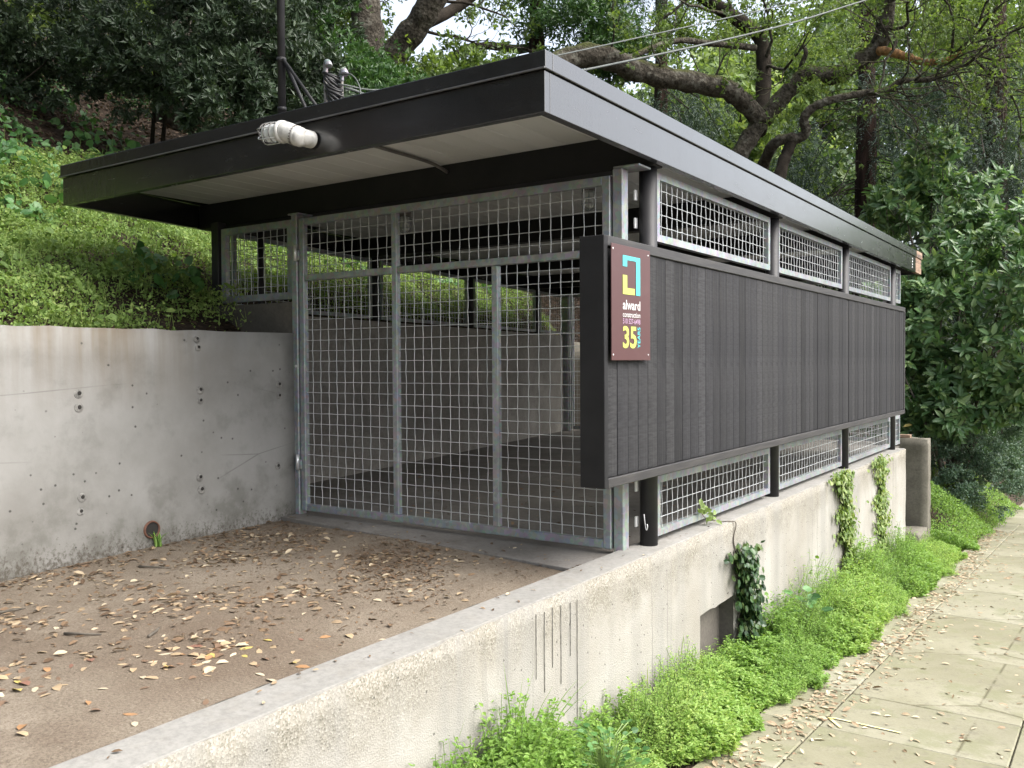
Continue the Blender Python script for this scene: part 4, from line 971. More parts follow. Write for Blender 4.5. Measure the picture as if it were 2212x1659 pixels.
shrub('evergreen_shrub', 'small leaved evergreen shrub at the upper edge of the litter slope',
      [((-11.2, 5.8, 5.2), (1.0, 1.0, .7)), ((-10.5, 5.7, 4.6), (.7, .6, .5))], 650, 8, .07, .03, 'leaf_shrub',
      [[(-11.5, 6.0, gz(-11.5, 6.0)), (-11.4, 6.0, 4.8), (-11.3, 5.9, 5.2)]])
shrub('evergreen_shrub', 'bright yellow green bush high up the hillside',
      [((-14.5, 7.5, 7.6), (1.8, 1.8, 1.2)), ((-16.5, 8.0, 8.6), (2.0, 2, 1.4)), ((-13.8, 9.6, 8.2), (1.6, 1.6, 1.2))], 900, 6, .12, .07, 'leaf_far_bright',
      [[(-14.8, 7.7, gz(-14.8, 7.7)), (-14.8, 7.7, 6.6), (-14.7, 7.6, 7.2)]])

for c_, l_ in (((-9.5, -1.0, 5.4), 'unseen dark evergreen added for shade on the hillside beside the driveway mouth'), ((-8.8, -5.5, 5.8), 'unseen dark evergreen added for shade on the hillside behind the driveway mouth'), ((-12.5, 1.8, 7.6), 'unseen dark evergreen added for shade up the hillside left of the litter slope'), ((-6.6, -6.6, 4.6), 'unseen dark evergreen added for shade low on the bank behind the driveway mouth'), ((-9.0, -9.5, 6.0), 'unseen dark evergreen added for shade on the hillside far behind the driveway mouth')):  # trees outside the view, added so the front roof edge reflects dark
    shrub('added_shade_evergreen', l_, [(c_, (2.0, 2.0, 1.8)), ((c_[0] - 1.2, c_[1] + 1.2, c_[2] + 1.4), (1.8, 1.8, 1.6)), ((c_[0] + .6, c_[1] - 1.3, c_[2] + .9), (1.7, 1.7, 1.5))], 900, 7, .15, .07, 'leaf_shrub',
          [[(c_[0] - .3, c_[1], gz(c_[0] - .3, c_[1])), (c_[0] - .2, c_[1], c_[2] - 1.6), (c_[0], c_[1], c_[2] - .4)]], sr=.12, cat='tree')

def crown(t_, blobs, per, k, L, W, material, clumps=40, sig=.16, spread=1.1, shell=.55):
    T_, D_ = clump_tips(blobs, per, clumps, sig, shell); g = Geo(); rosettes(g, T_, D_, k, L, W, spread, jit=L * .5); return g.obj('crown', material, t_, False)
# out-of-view trees added to shade the drive, hillside and front roof edge
def added_shade_tree(label, base, trunk, blobs, per=420):
    t_ = empty('added_shade_tree', (base[0], base[1], base[2]), label, 'tree')
    limb_obj('trunk', [base] + trunk, .30, .16, 'bark_oak', t_, 12)
    g = Geo(); a = np.array(trunk[-1])
    for c, r in blobs:
        e = np.array(c, float); P = smooth_line([a, (a + e) / 2 + np.array([0, 0, .4]), e], 4); g.add(*tube_arr(P, np.linspace(.14, .05, len(P)), 7, False))
    g.obj('limbs', 'bark_oak', t_, True, 'stuff'); crown(t_, blobs, per, 7, .24, .13, 'leaf_oak', 45, .15, 1.2, .3)
added_shade_tree('unseen tall oak added at the driveway mouth to shade the drive', (-6.6, -3.0, gz(-6.6, -3.0)), [(-6.3, -2.7, 4.5), (-5.6, -2.0, 7.5)], [((-5.5, -1, 9.6), (3.4, 3.4, 1.5)), ((-3, 2, 10.4), (3.2, 3.2, 1.4)), ((0, 1.5, 10.8), (2.8, 3.2, 1.3)), ((-8.5, 1.5, 10.2), (3, 3, 1.5)), ((-5.2, -7, 7.5), (2.6, 2.6, 2.6))])
added_shade_tree('unseen tall oak added on the hillside to shade the shelter', (-12.2, 8.6, gz(-12.2, 8.6)), [(-12.0, 8.5, 8.0), (-10.8, 7.8, 10.8)], [((-8.5, 7.5, 12.3), (3.4, 3.2, 1.5)), ((-5, 6.2, 12.0), (3, 2.8, 1.4)), ((-1.5, 5.5, 11.8), (2.6, 2.8, 1.3)), ((-11.5, 5.0, 12.0), (2.8, 2.8, 1.5))])
added_shade_tree('unseen tall tree added behind the viewer to darken the front roof edge', (-3.2, -12.0, float(street_z(-12)) + .6), [(-3.1, -11.9, 3.0), (-2.8, -11.6, 5.5)], [((-2.5, -11, 7.0), (3.2, 2.8, 3.0)), ((-4.8, -10, 5.6), (2.4, 2.2, 2.2)), ((-1, -8.5, 9.8), (2.8, 2.6, 1.8))], 520)

# ------------------------------------------------------------------ hillside trees
t1 = empty('oak_tree', (-10.45, 11.13, gz(-10.45, 11.13)), 'big dark oak on the hillside with one upright and one leaning trunk', 'tree')
limb_obj('trunk', [(-10.45, 11.13, gz(-10.45, 11.13) - .1), (-10.48, 11.14, 5.67), (-10.5, 11.16, 6.64), (-10.54, 11.15, 7.23), (-10.56, 11.17, 8.4), (-10.6, 11.2, 10.5)], .30, .2, 'bark_oak', t1, 16)
limb_obj('limb', [(-10.40, 11.18, 4.9), (-10.36, 11.22, 5.43), (-10.01, 11.24, 6.2), (-9.56, 11.31, 6.62), (-9.22, 11.31, 7.0), (-8.79, 11.38, 7.63), (-8.2, 11.5, 8.6)], .24, .19, 'bark_oak', t1, 14)
limb_obj('limb', [(-9.9, 11.3, 6.3), (-9.9, 11.9, 6.9), (-9.7, 12.6, 7.4), (-9.2, 13.2, 8.1), (-8.9, 13.6, 8.9)], .12, .08, 'bark_dark', t1, 10)
crown(t1, [((-12.4, 11.1, 7.1), (1.2, 1.2, 1.6)), ((-11.9, 11.5, 7.7), (1.2, 1.2, 1.2)), ((-9.5, 11.4, 5.5), (.9, .9, .5)), ((-10.0, 11.0, 5.3), (.7, .7, .4)), ((-9.2, 12.0, 5.9), (.8, .8, .5))], 700, 6, .10, .05, 'leaf_oak')
gtw = Geo(); tp = []
for st_, dr in (((-10.01, 11.24, 6.2), (.5, .5, -.3)), ((-9.56, 11.31, 6.6), (.6, .8, -.2)), ((-10.5, 11.2, 6.6), (-.3, .5, .4)), ((-9.2, 13.2, 8.1), (.6, .4, -.2)), ((-9.2, 11.4, 7.0), (.4, .9, .3))): branch(gtw, st_, dr, 1.3, .03, 2, tp)
gtw.obj('twigs', 'bark_dark', t1, True, 'stuff')
T_ = np.array([p[0] for p in tp]); D_ = np.array([p[1] for p in tp]); g = Geo(); rosettes(g, T_, D_, 6, .09, .045, 1.1); g.obj('crown', 'leaf_oak', t1)

t2 = empty('bay_tree', (-9.25, 14.4, gz(-9.25, 14.4)), 'bay tree with reddish trunk and glossy green leaves behind the roof corner', 'tree')
limb_obj('trunk', [(-9.3, 14.38, gz(-9.3, 14.38) - .1), (-9.29, 14.38, 5.73), (-9.24, 14.45, 7.06), (-9.24, 14.48, 8.03), (-9.25, 14.51, 9.62), (-9.23, 14.58, 11.6)], .17, .11, 'bark_redwood', t2, 12)
limb_obj('limb', [(-9.3, 14.6, 7.2), (-10.1, 15.0, 7.42), (-10.55, 14.8, 7.52), (-10.95, 14.5, 7.46), (-11.4, 14.2, 7.1)], .10, .06, 'bark_oak', t2, 8)
crown(t2, [((-8.3, 14.5, 7.2), (1.1, 1.1, .7)), ((-8.4, 14.4, 7.9), (1.1, 1.0, .8)), ((-8.0, 15.2, 7.0), (.6, .6, .5)), ((-9.1, 14.6, 9.3), (2.2, 2.0, .9))], 900, 7, .10, .034, 'leaf_bay', 36)
crown(t2, [((-10.2, 15.0, 6.9), (.9, .7, .35)), ((-10.6, 15.2, 8.6), (.8, .7, .4))], 160, 6, .10, .045, 'leaf_oak', 18)

# ------------------------------------------------------------------ the two twisting oaks behind the shelter
t3 = empty('oak_tree', (-5.73, 14.94, gz(-5.73, 14.94)), 'mossy spreading oak with long crooked limbs behind the shelter roof', 'tree')
_, PA, RA = limb_obj('trunk', [(-5.9, 14.9, gz(-5.9, 14.9) - .1), (-5.8, 14.92, 3.0), (-5.73, 14.94, 4.01), (-5.47, 15.14, 4.73), (-5.24, 15.31, 5.18), (-5.14, 15.38, 5.36)], .165, .15, 'bark_oak', t3, 16)
_, PL, RL = limb_obj('limb', [(-5.16, 15.36, 5.26), (-5.40, 14.95, 5.60), (-5.58, 14.57, 5.73), (-6.08, 13.97, 5.81), (-6.56, 13.39, 5.88), (-6.96, 12.86, 6.06), (-7.29, 12.38, 5.95), (-7.8, 11.8, 5.5), (-8.6, 11.4, 4.7), (-9.2, 11.2, gz(-9.2, 11.2))], .155, .205, 'bark_oak', t3, 16)
_, PRr, RR = limb_obj('limb', [(-5.16, 15.37, 5.28), (-4.84, 15.46, 5.66), (-4.48, 15.58, 6.0), (-4.06, 15.73, 5.95), (-3.70, 15.84, 6.14), (-3.40, 15.92, 6.34), (-3.27, 15.88, 6.65), (-3.21, 15.8, 7.06), (-3.11, 15.76, 7.7), (-2.9, 15.78, 8.6)], .15, .13, 'bark_oak', t3, 16)
limb_obj('limb', [(-3.36, 15.88, 6.28), (-3.2, 15.74, 6.20), (-2.9, 15.81, 6.07), (-2.69, 15.8, 5.95), (-2.35, 15.87, 5.91), (-2.1, 15.86, 6.0)], .075, .045, 'bark_stripped', t3, 10)[0]['label'] = 'orange stripped dead branch'
_, PD, RD = limb_obj('limb', [(-5.3, 15.6, 5.2), (-5.44, 16.02, 5.5), (-5.43, 16.21, 6.03), (-5.47, 16.36, 6.67), (-5.59, 16.46, 7.15), (-5.99, 16.35, 7.55), (-6.48, 16.19, 7.95), (-7.1, 16.0, 8.6)], .14, .12, 'bark_dark', t3, 14)
limb_obj('limb', [(-4.5, 15.56, 5.95), (-4.55, 15.55, 6.15), (-4.45, 15.5, 6.35), (-4.5, 15.5, 6.5)], .05, .03, 'bark_oak', t3, 8)
limb_obj('limb', [(-7.0, 13.2, 6.0), (-6.4, 14.3, 6.6), (-6.1, 15.1, 6.75), (-5.5, 16.0, 6.8)], .05, .06, 'bark_oak', t3, 8)
gtw = Geo(); tp = []; btw = Geo(); bt = []
def spawn(P, R, idx, n, length, r, dirf, depth=2, bare=False):
    for i in idx:
        for _ in range(n): branch(btw if bare else gtw, P[i], dirf(), length * (.7 + .6 * rng.random()), r, depth, bt if bare else tp, .42, .25)
spawn(PRr, RR, [30, 34, 38, 42], 2, 1.6, .035, lambda: np.array([1.0, -.1, .15]) + rng.normal(0, .5, 3))
spawn(PRr, RR, [26, 33, 40], 1, 1.2, .028, lambda: np.array([-.6, -.3, .4]) + rng.normal(0, .4, 3))
spawn(PD, RD, [14, 20, 26, 32], 2, 1.5, .035, lambda: np.array([.1, -.2, .5]) + rng.normal(0, .6, 3))
spawn(PL, RL, [12, 18, 24], 1, .9, .022, lambda: np.array([.1, .3, .6]) + rng.normal(0, .5, 3))
for _ in range(7): branch(gtw, (-2.1 + rng.normal(0, .1), 15.86, 6.0), np.array([1.0, -.1, .1]) + rng.normal(0, .45, 3), 1.5, .026, 2, tp, .4, .2)
for _ in range(3): branch(btw, (-3.3, 15.8, 6.5), np.array([-.9, -.3, .2]) + rng.normal(0, .3, 3), .8, .012, 1, bt, .4, .1)
gtw.obj('twigs', 'bark_oak', t3, True, 'stuff'); btw.obj('bare_twigs', 'twig', t3, True, 'stuff')
T_ = np.array([p[0] for p in tp]); D_ = np.array([p[1] for p in tp]); sel = rng.random(len(T_)) < .75
T_ = np.repeat(T_[sel], 3, 0) + rng.normal(0, .07, (3 * sel.sum(), 3)); D_ = np.repeat(D_[sel], 3, 0) + rng.normal(0, .5, (3 * sel.sum(), 3)); g = Geo()
rosettes(g, T_, D_, 6, .07, .036, 1.1); g.obj('crown', 'leaf_oak', t3)
crown(t3, [((-5.3, 17.2, 7.4), (1.2, 1.2, .7)), ((-4.6, 17.7, 7.7), (1.2, 1.0, .8)), ((-2.9, 16.6, 6.9), (1.2, 1.1, .8)), ((-2.1, 16.5, 6.5), (1.1, 1.1, .8)), ((-1.4, 16.2, 6.7), (1.2, 1.2, .9)), ((-2.2, 16.7, 7.9), (2.0, 1.5, .8))], 330, 6, .075, .040, 'leaf_far_bright', 26, .13)
crown(t3, [((-7.8, 16.7, 7.7), (.8, .8, .4)), ((-7.4, 18.1, 8.4), (1.0, 1.0, .6)), ((-6.6, 17.5, 8.2), (1, 1, .6))], 260, 6, .075, .038, 'leaf_oak', 20, .13)

t4 = empty('oak_tree', (-4.7, 14.4, gz(-4.7, 14.4)), 'thin crooked oak with an S bent pale branch reaching over the street', 'tree')
limb_obj('trunk', [(-4.8, 14.3, gz(-4.8, 14.3) - .1), (-4.7, 14.4, 2.4), (-4.67, 14.44, 3.59), (-4.56, 14.53, 4.24), (-4.49, 14.59, 4.49), (-4.40, 14.6, 4.70)], .12, .085, 'bark_dark', t4, 12)
_, PS, RS = limb_obj('limb', [(-5.1, 15.1, 4.35), (-4.72, 14.6, 4.66), (-4.45, 14.57, 4.72), (-4.31, 14.62, 4.71), (-4.19, 14.61, 4.8), (-4.2, 14.52, 4.97), (-4.1, 14.5, 5.1), (-3.92, 14.53, 5.19), (-3.68, 14.6, 5.24), (-3.34, 14.75, 5.3), (-3.04, 14.85, 5.31), (-2.83, 14.91, 5.43), (-2.63, 14.95, 5.42), (-2.36, 15.04, 5.42), (-2.11, 15.12, 5.55), (-1.76, 15.28, 5.86)], .095, .03, 'bark_oak', t4, 12)
gtw = Geo(); tp = []
for i in (45, 50, 55, 60, 65, 70):
    for _ in range(3): branch(gtw, PS[min(i, len(PS) - 1)], np.array([1.0, -.1, -.15]) + rng.normal(0, .55, 3), 1.1, .018, 2, tp, .45, -.05)
for i in (22, 30, 38): branch(gtw, PS[i], np.array([.3, 0, -.6]) + rng.normal(0, .4, 3), .6, .012, 1, tp, .4, 0)
gtw.obj('twigs', 'bark_oak', t4, True, 'stuff')
T_ = np.array([p[0] for p in tp]); D_ = np.array([p[1] for p in tp]); sel = rng.random(len(T_)) < .45; g = Geo(); rosettes(g, T_[sel], D_[sel], 6, .06, .032, 1.1); g.obj('crown', 'leaf_oak', t4)
crown(t4, [((-4.1, 15.6, 6.0), (.5, .5, .35)), ((-4.6, 15.4, 5.1), (.6, .5, .4)), ((-4.2, 14.9, 5.35), (.25, .25, .2))], 130, 6, .06, .032, 'leaf_far_bright', 14)

# ------------------------------------------------------------------ redwoods: drooping sprays
def redwood(name, label, base, h, blobs, per, tr=.34):
    t_ = empty(name, (base[0], base[1], gz(*base)), label, 'tree')
    limb_obj('trunk', [(base[0], base[1], gz(*base) - .2), (base[0] + .04, base[1], 5), (base[0] + .06, base[1] + .1, 10), (base[0] + .05, base[1] + .2, h)], tr, tr * .45, 'bark_redwood', t_, 16)
    g = Geo(); gs = Geo()
    for c, r in blobs:
        c = np.array(c); r = np.array(r); ns = int(per)
        p = c + rand_dirs(ns) * r * (rng.random((ns, 1)) ** .4); d = unit(np.concatenate([rng.normal(size=(ns, 2)), -.55 + .35 * rng.normal(size=(ns, 1))], 1))
        for i in range(0, ns, 60): gs.add(*tube_arr(smooth_line([(base[0], base[1], p[i][2] + 1.1), (p[i] + np.array([base[0], base[1], p[i][2] + 1.6])) / 2 + rng.normal(0, .15, 3), p[i]], 4), .014, 4, False))
        side = unit(np.cross(d, [0, 0, 1.0]))
        for k in range(9):
            for s_ in (-1, 1):
                q = p + d * (.035 * k) - np.array([0, 0, .004 * k * k])
                leaves(g, q, d * .75 + side * s_ * .6 + np.array([0, 0, -.25]) + .15 * rng.normal(size=(ns, 3)), unit(np.array([0, 0, 1.0]) + .4 * rng.normal(size=(ns, 3))), .13 * (1 - .05 * k), .022, PR4, rng.random(ns))
    gs.obj('branches', 'bark_dark', t_, True); g.obj('crown', 'leaf_redwood', t_); return t_
redwood('redwood_tree', 'tall redwood with dark straight trunk behind the rear of the shelter', (-5.7, 25.2), 22,
        [((-3.9, 24.0, 6.2), (1.4, 1.6, 2.2)), ((-7.0, 24.0, 6.0), (.8, 1.2, 2.0)), ((-4.4, 25.1, 7.8), (1.8, 1.8, 1.4)), ((-6.6, 23.6, 4.6), (1.2, 1.2, 1.0))], 520)
redwood('redwood_tree', 'blue green drooping redwood beside the street beyond the laurel', (-2.6, 24.9), 20,
        [((-3.1, 22.6, 5.0), (1.6, 1.6, 2.0)), ((-2.6, 24.6, 6.9), (2, 2, 2.0)), ((-1.8, 23.0, 4.6), (1.5, 1.5, 1.8)), ((-2.4, 22.8, 2.6), (1.8, 1.5, 1.2))], 620)
redwood('redwood_tree', 'dim feathery conifer among the oaks above the roof corner', (-9.2, 19.8), 15,
        [((-8.6, 18.7, 6.0), (1.5, 1.2, 1.1)), ((-8.9, 20.5, 7.1), (1.4, 1.2, 1.2)), ((-9.4, 18.9, 9.6), (1.5, 1.2, 1.3))], 420, .22)

# ------------------------------------------------------------------ far trees
def far_tree(blob, material, label, per=1500, L=.26, W=.16):
    c, r = blob; bx_, by_ = c[0], c[1]; z0 = float(ground_z(bx_, by_)) if bx_ < -1.7 else float(street_z(by_)) - .1
    t_ = empty('broadleaf_tree', (bx_, by_, z0), label, 'tree', 'trees of the wood behind the shelter')
    g = Geo(); g.add(*tube_arr(smooth_line([(bx_, by_, min(z0, c[2] - r[2]) - .3), (bx_ + .3, by_, (z0 + c[2]) / 2), (bx_ + .2, by_, c[2] + r[2] * .3)], 4), np.linspace(.25, .08, 9), 8, False))
    for k in range(6):
        d = rand_dirs(1)[0] * np.array(r) * .7; a = np.array([bx_ + .25, by_, c[2] - r[2] * .4]); e = np.array(c) + d
        g.add(*tube_arr(smooth_line([a, (a + e) / 2 + rng.normal(0, .3, 3), e], 3), np.linspace(.1, .03, 7), 5, False))
    g.obj('trunk', 'bark_dark', t_, True)
    T_, D_ = clump_tips([blob], per, 55, .13, .45); g = Geo(); rosettes(g, T_, D_, 7, L, W, 1.25, jit=.12); g.obj('crown', material, t_)
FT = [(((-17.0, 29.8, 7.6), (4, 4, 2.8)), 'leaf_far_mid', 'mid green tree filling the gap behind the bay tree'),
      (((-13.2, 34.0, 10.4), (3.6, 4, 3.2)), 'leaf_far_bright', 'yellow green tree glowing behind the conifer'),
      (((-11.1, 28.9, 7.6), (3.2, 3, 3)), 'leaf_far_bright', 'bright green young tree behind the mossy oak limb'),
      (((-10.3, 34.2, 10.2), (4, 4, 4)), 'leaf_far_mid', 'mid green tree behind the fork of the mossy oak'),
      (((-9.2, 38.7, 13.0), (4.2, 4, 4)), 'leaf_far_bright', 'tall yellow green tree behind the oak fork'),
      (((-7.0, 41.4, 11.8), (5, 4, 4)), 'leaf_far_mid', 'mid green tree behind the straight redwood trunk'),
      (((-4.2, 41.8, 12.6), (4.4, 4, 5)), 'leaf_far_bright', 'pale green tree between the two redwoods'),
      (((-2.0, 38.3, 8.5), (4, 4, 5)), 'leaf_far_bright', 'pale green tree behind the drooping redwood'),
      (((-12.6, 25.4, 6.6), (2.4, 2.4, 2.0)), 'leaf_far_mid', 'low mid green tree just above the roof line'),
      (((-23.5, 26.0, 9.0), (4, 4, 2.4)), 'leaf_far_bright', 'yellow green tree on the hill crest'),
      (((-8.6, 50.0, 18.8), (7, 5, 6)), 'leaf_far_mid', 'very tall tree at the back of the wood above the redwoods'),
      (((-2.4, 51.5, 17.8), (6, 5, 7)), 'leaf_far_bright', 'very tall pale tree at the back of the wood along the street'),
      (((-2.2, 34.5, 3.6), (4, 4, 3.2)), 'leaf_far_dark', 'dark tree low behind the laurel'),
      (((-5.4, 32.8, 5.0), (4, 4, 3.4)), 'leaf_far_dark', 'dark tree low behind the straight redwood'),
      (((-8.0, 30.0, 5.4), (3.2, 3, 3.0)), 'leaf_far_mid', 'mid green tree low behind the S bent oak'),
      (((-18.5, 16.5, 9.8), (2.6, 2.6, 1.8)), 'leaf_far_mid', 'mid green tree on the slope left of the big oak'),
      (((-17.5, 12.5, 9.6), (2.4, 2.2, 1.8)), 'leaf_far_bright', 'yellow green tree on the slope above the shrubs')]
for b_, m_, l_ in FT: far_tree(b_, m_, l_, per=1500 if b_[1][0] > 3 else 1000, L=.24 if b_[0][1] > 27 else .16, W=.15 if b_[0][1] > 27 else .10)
# dense undergrowth closing the wood's floor
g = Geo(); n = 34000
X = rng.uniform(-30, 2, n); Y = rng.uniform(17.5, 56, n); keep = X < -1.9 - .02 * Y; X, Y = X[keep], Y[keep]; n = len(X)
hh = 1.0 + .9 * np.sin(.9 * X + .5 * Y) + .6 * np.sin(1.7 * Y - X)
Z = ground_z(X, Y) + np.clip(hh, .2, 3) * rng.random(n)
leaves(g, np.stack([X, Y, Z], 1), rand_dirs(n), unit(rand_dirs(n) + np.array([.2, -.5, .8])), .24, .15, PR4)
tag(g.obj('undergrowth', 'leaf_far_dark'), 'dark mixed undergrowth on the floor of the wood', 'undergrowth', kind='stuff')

# ------------------------------------------------------------------ laurel with large leaves beside the sidewalk
lb = [((-2.0, 15.6, 2.7), (.8, .8, .7)), ((-1.35, 14.9, 2.3), (.85, .8, .75)), ((-2.6, 15.5, 2.1), (.6, .8, .6)), ((-1.5, 15.0, 1.25), (.9, .8, .7)), ((-2.3, 15.1, .95), (.55, .6, .6)), ((-1.2, 14.9, .7), (.6, .6, .4)),
      ((-2.0, 16.2, 3.6), (.7, .6, .6)), ((-2.6, 16.4, 4.4), (.45, .45, .5)), ((-3.0, 16.1, 3.7), (.5, .5, .4)), ((-.75, 14.7, 1.5), (.8, .8, .8)), ((-2.5, 14.9, .25), (.35, .4, .35)), ((-.7, 15.3, 2.9), (.8, .8, .8)), ((-2.7, 14.5, .9), (.55, .5, .6)), ((-2.9, 15.0, 1.7), (.55, .6, .6)), ((-1.9, 14.6, .45), (.6, .4, .4)), ((-2.2, 14.7, 1.7), (.6, .5, .6))]
LA = empty('laurel_shrub', (-2.3, 15.6, gz(-2.3, 15.6)), 'big laurel with long glossy leaves overhanging the far end of the shelter', 'shrub')
g = Geo()
for c, r in lb:
    a = np.array([-2.3 + rng.normal(0, .15), 15.7, gz(-2.3, 15.7)]); c = np.array(c); m_ = (a + c) / 2 + rng.normal(0, .2, 3)
    P = smooth_line([a, m_, c], 4); g.add(*tube_arr(P, np.linspace(.04, .012, len(P)), 6, False))
g.obj('trunk', 'twig', LA, True)
T_, D_ = clump_tips(lb, 125, 26, .14, .66); D_ = unit(D_ + np.array([.3, -.5, .35]))
P_, Dd, Nn = rosette_arrays(T_, D_, 9, 1.15, .03); Dd = unit(Dd + np.array([0, 0, -.18]))
sz = .19 * (.65 + .5 * rng.random(len(P_)))
leaf_parts(LA, 'leaf', P_, Dd, Nn, sz, sz * .36, PR7, 'leaf_laurel', 290)
g = Geo(); q = rng.choice(len(P_), 5, False); leaves(g, P_[q] + np.array([0, -.1, 0]), Dd[q], Nn[q], .16, .06, PR7, np.ones(5) * .5); g.obj('yellowed_leaves', 'dead_leaf_yellow', LA)
g = Geo()
for i in range(0, len(T_), 2): g.add(*tube_arr([T_[i] - D_[i] * .28 + rng.normal(0, .03, 3), T_[i]], [.006, .004], 4, False))
g.obj('twigs', 'twig', LA, True, 'stuff')
# dark inner undergrowth shrub and grass at the bank foot
shrub('small_leaved_shrub', 'grey green small leaved shrub at the bank foot past the concrete pier',
      [((-1.9, 14.9, -.35), (.5, .45, .45)), ((-1.6, 15.4, -.05), (.55, .5, .5)), ((-1.5, 15.1, -.80), (.45, .4, .4)), ((-2.05, 14.6, -.8), (.35, .3, .3)), ((-1.15, 15.9, -.4), (.5, .5, .6)), ((-2.4, 14.8, .0), (.5, .4, .45)), ((-1.4, 16.6, .1), (.7, .6, .7))], 800, 7, .036, .021, 'leaf_teal',
      [[(-1.9, 15.2, gz(-1.9, 15.2)), (-1.85, 15.2, -.8), (-1.8, 15.2, -.5)]], clumps=30, sr=.015)
shrub('bank_shrub', 'dark green shrub covering the bank along the far sidewalk',
      [((-2.3, 18.0, .0), (.9, 1.0, .8)), ((-1.9, 19.8, -.4), (.8, 1.0, .9)), ((-2.6, 21.5, .3), (1.0, 1.2, 1.0)), ((-3.2, 16.8, .9), (.8, .8, .7)), ((-2.0, 23.5, -.6), (.9, 1.2, 1.0)), ((-3.4, 14.3, .2), (.6, .5, .6))], 700, 7, .06, .03, 'leaf_bay',
      [[(-2.4, 18.6, gz(-2.4, 18.6)), (-2.4, 18.6, -.4), (-2.4, 18.7, -.1)]], clumps=34, sr=.02)

# ------------------------------------------------------------------ weeds along the low wall
hy = np.array([1.6, 2.1, 2.4, 2.9, 3.15, 3.42, 3.8, 4.8, 5.2, 5.7, 6.0, 6.3, 6.6, 7.2, 7.7, 8.2, 8.7, 9.2, 10, 11, 11.6, 12.4, 13.2])
hv = np.array([.05, .24, .36, .40, .30, .27, .30, .27, .24, .15, .22, .34, .36, .50, .40, .36, .44, .50, .42, .34, .22, .16, .18])
ey = np.array([1.5, 2.2, 2.8, 3.75, 4.4, 5.2, 6.0, 7.0, 8.5, 10, 11.3, 12.2, 13.4]); ev = np.array([-2.05, -1.92, -1.74, -1.60, -1.53, -1.52, -1.48, -1.46, -1.50, -1.46, -1.50, -1.6, -1.62])
g = Geo(); gst = Geo(); n = 10500
Y = 1.6 + 11.4 * rng.random(n) ** 1.15; edge = np.interp(Y, ey, ev) + .05 * np.sin(5 * Y) + .03 * np.sin(13 * Y)
f_ = rng.random(n) ** .85; X = -2.10 + (edge + 2.10) * f_
H_ = np.interp(Y, hy, hv) * (1.06 - .80 * f_) * (.62 + .42 * rng.random(n)) * (1 + .18 * np.sin(4.1 * Y + 5 * X))
gap = np.sin(3.3 * Y + 7 * X) + np.sin(7.7 * Y - 4 * X + 1) + .8 * np.sin(17 * Y + 11 * X)
H_ *= np.clip(.92 + .20 * gap, .35, 1.15)
lean = np.stack([.10 + .22 * rng.normal(size=n), .22 * rng.normal(size=n)], 1)
zb = street_z(Y) - .02
tnt = np.clip(.45 + .20 * np.sin(1.7 * Y + 3 * X) + .16 * rng.normal(size=n) + .15 * f_, 0, 1)
for k in range(8):
    fr_ = .18 + .82 * (k + rng.random(n) * .6) / 8
    base = np.stack([X + lean[:, 0] * H_ * fr_ ** 1.5, Y + lean[:, 1] * H_ * fr_ ** 1.5, zb + H_ * fr_ + .02], 1)
    for q in range(3):
        a = rng.random(n) * 2 * np.pi; D = np.stack([np.cos(a), np.sin(a), .25 + .25 * rng.normal(size=n)], 1)
        s_ = (1.15 - .35 * fr_) * (.7 + .5 * rng.random(n)) * (1 + .35 * np.sin(2.3 * Y + 9 * X))
        leaves(g, base + rng.normal(0, .006, (n, 3)), D, unit(np.stack([.3 * rng.normal(size=n), .3 * rng.normal(size=n), np.ones(n)], 1)), .026 * s_, .014 * s_, PR4, tnt * .75 + .25 * rng.random(n))
q = rng.random(n) < .08; n_ = int(q.sum())               # narrow blades and feathery tips standing above the rest
leaves(g, np.stack([X[q], Y[q], zb[q] + H_[q] * .45], 1), unit(np.stack([.3 * rng.normal(size=n_) + .2, .3 * rng.normal(size=n_), np.ones(n_)], 1)), rand_dirs(n_), H_[q] * (.55 + .4 * rng.random(n_)), .006, PR4, np.clip(tnt[q] + .2, 0, 1))
q = rng.random(n) < .10; n_ = int(q.sum())
leaves(g, np.stack([X[q] + .01, Y[q], zb[q] + H_[q] * (.5 + .5 * rng.random(n_))], 1), rand_dirs(n_) * np.array([1, 1, .3]), unit(np.array([.3, -.2, 1.]) + .4 * rng.normal(size=(n_, 3))), .05 * (.5 + .6 * rng.random(n_)), .034, PR7, np.clip(tnt[q] - .25, 0, 1))
for i in range(0, n, 2):
    gst.add(*tube_arr([(X[i], Y[i], zb[i]), (X[i] + lean[i, 0] * H_[i] * .35, Y[i] + lean[i, 1] * H_[i] * .35, zb[i] + H_[i] * .5), (X[i] + lean[i, 0] * H_[i], Y[i] + lean[i, 1] * H_[i], zb[i] + H_[i] * 1.02)], .0014, 3, False), tint=.6)
WD = tag(g.obj('weeds', 'leaf_weed'), 'lush bright green weeds along the foot of the low wall', 'weeds', kind='stuff')
o = gst.obj('weed_stems', 'stem_green', WD, False, 'stuff')
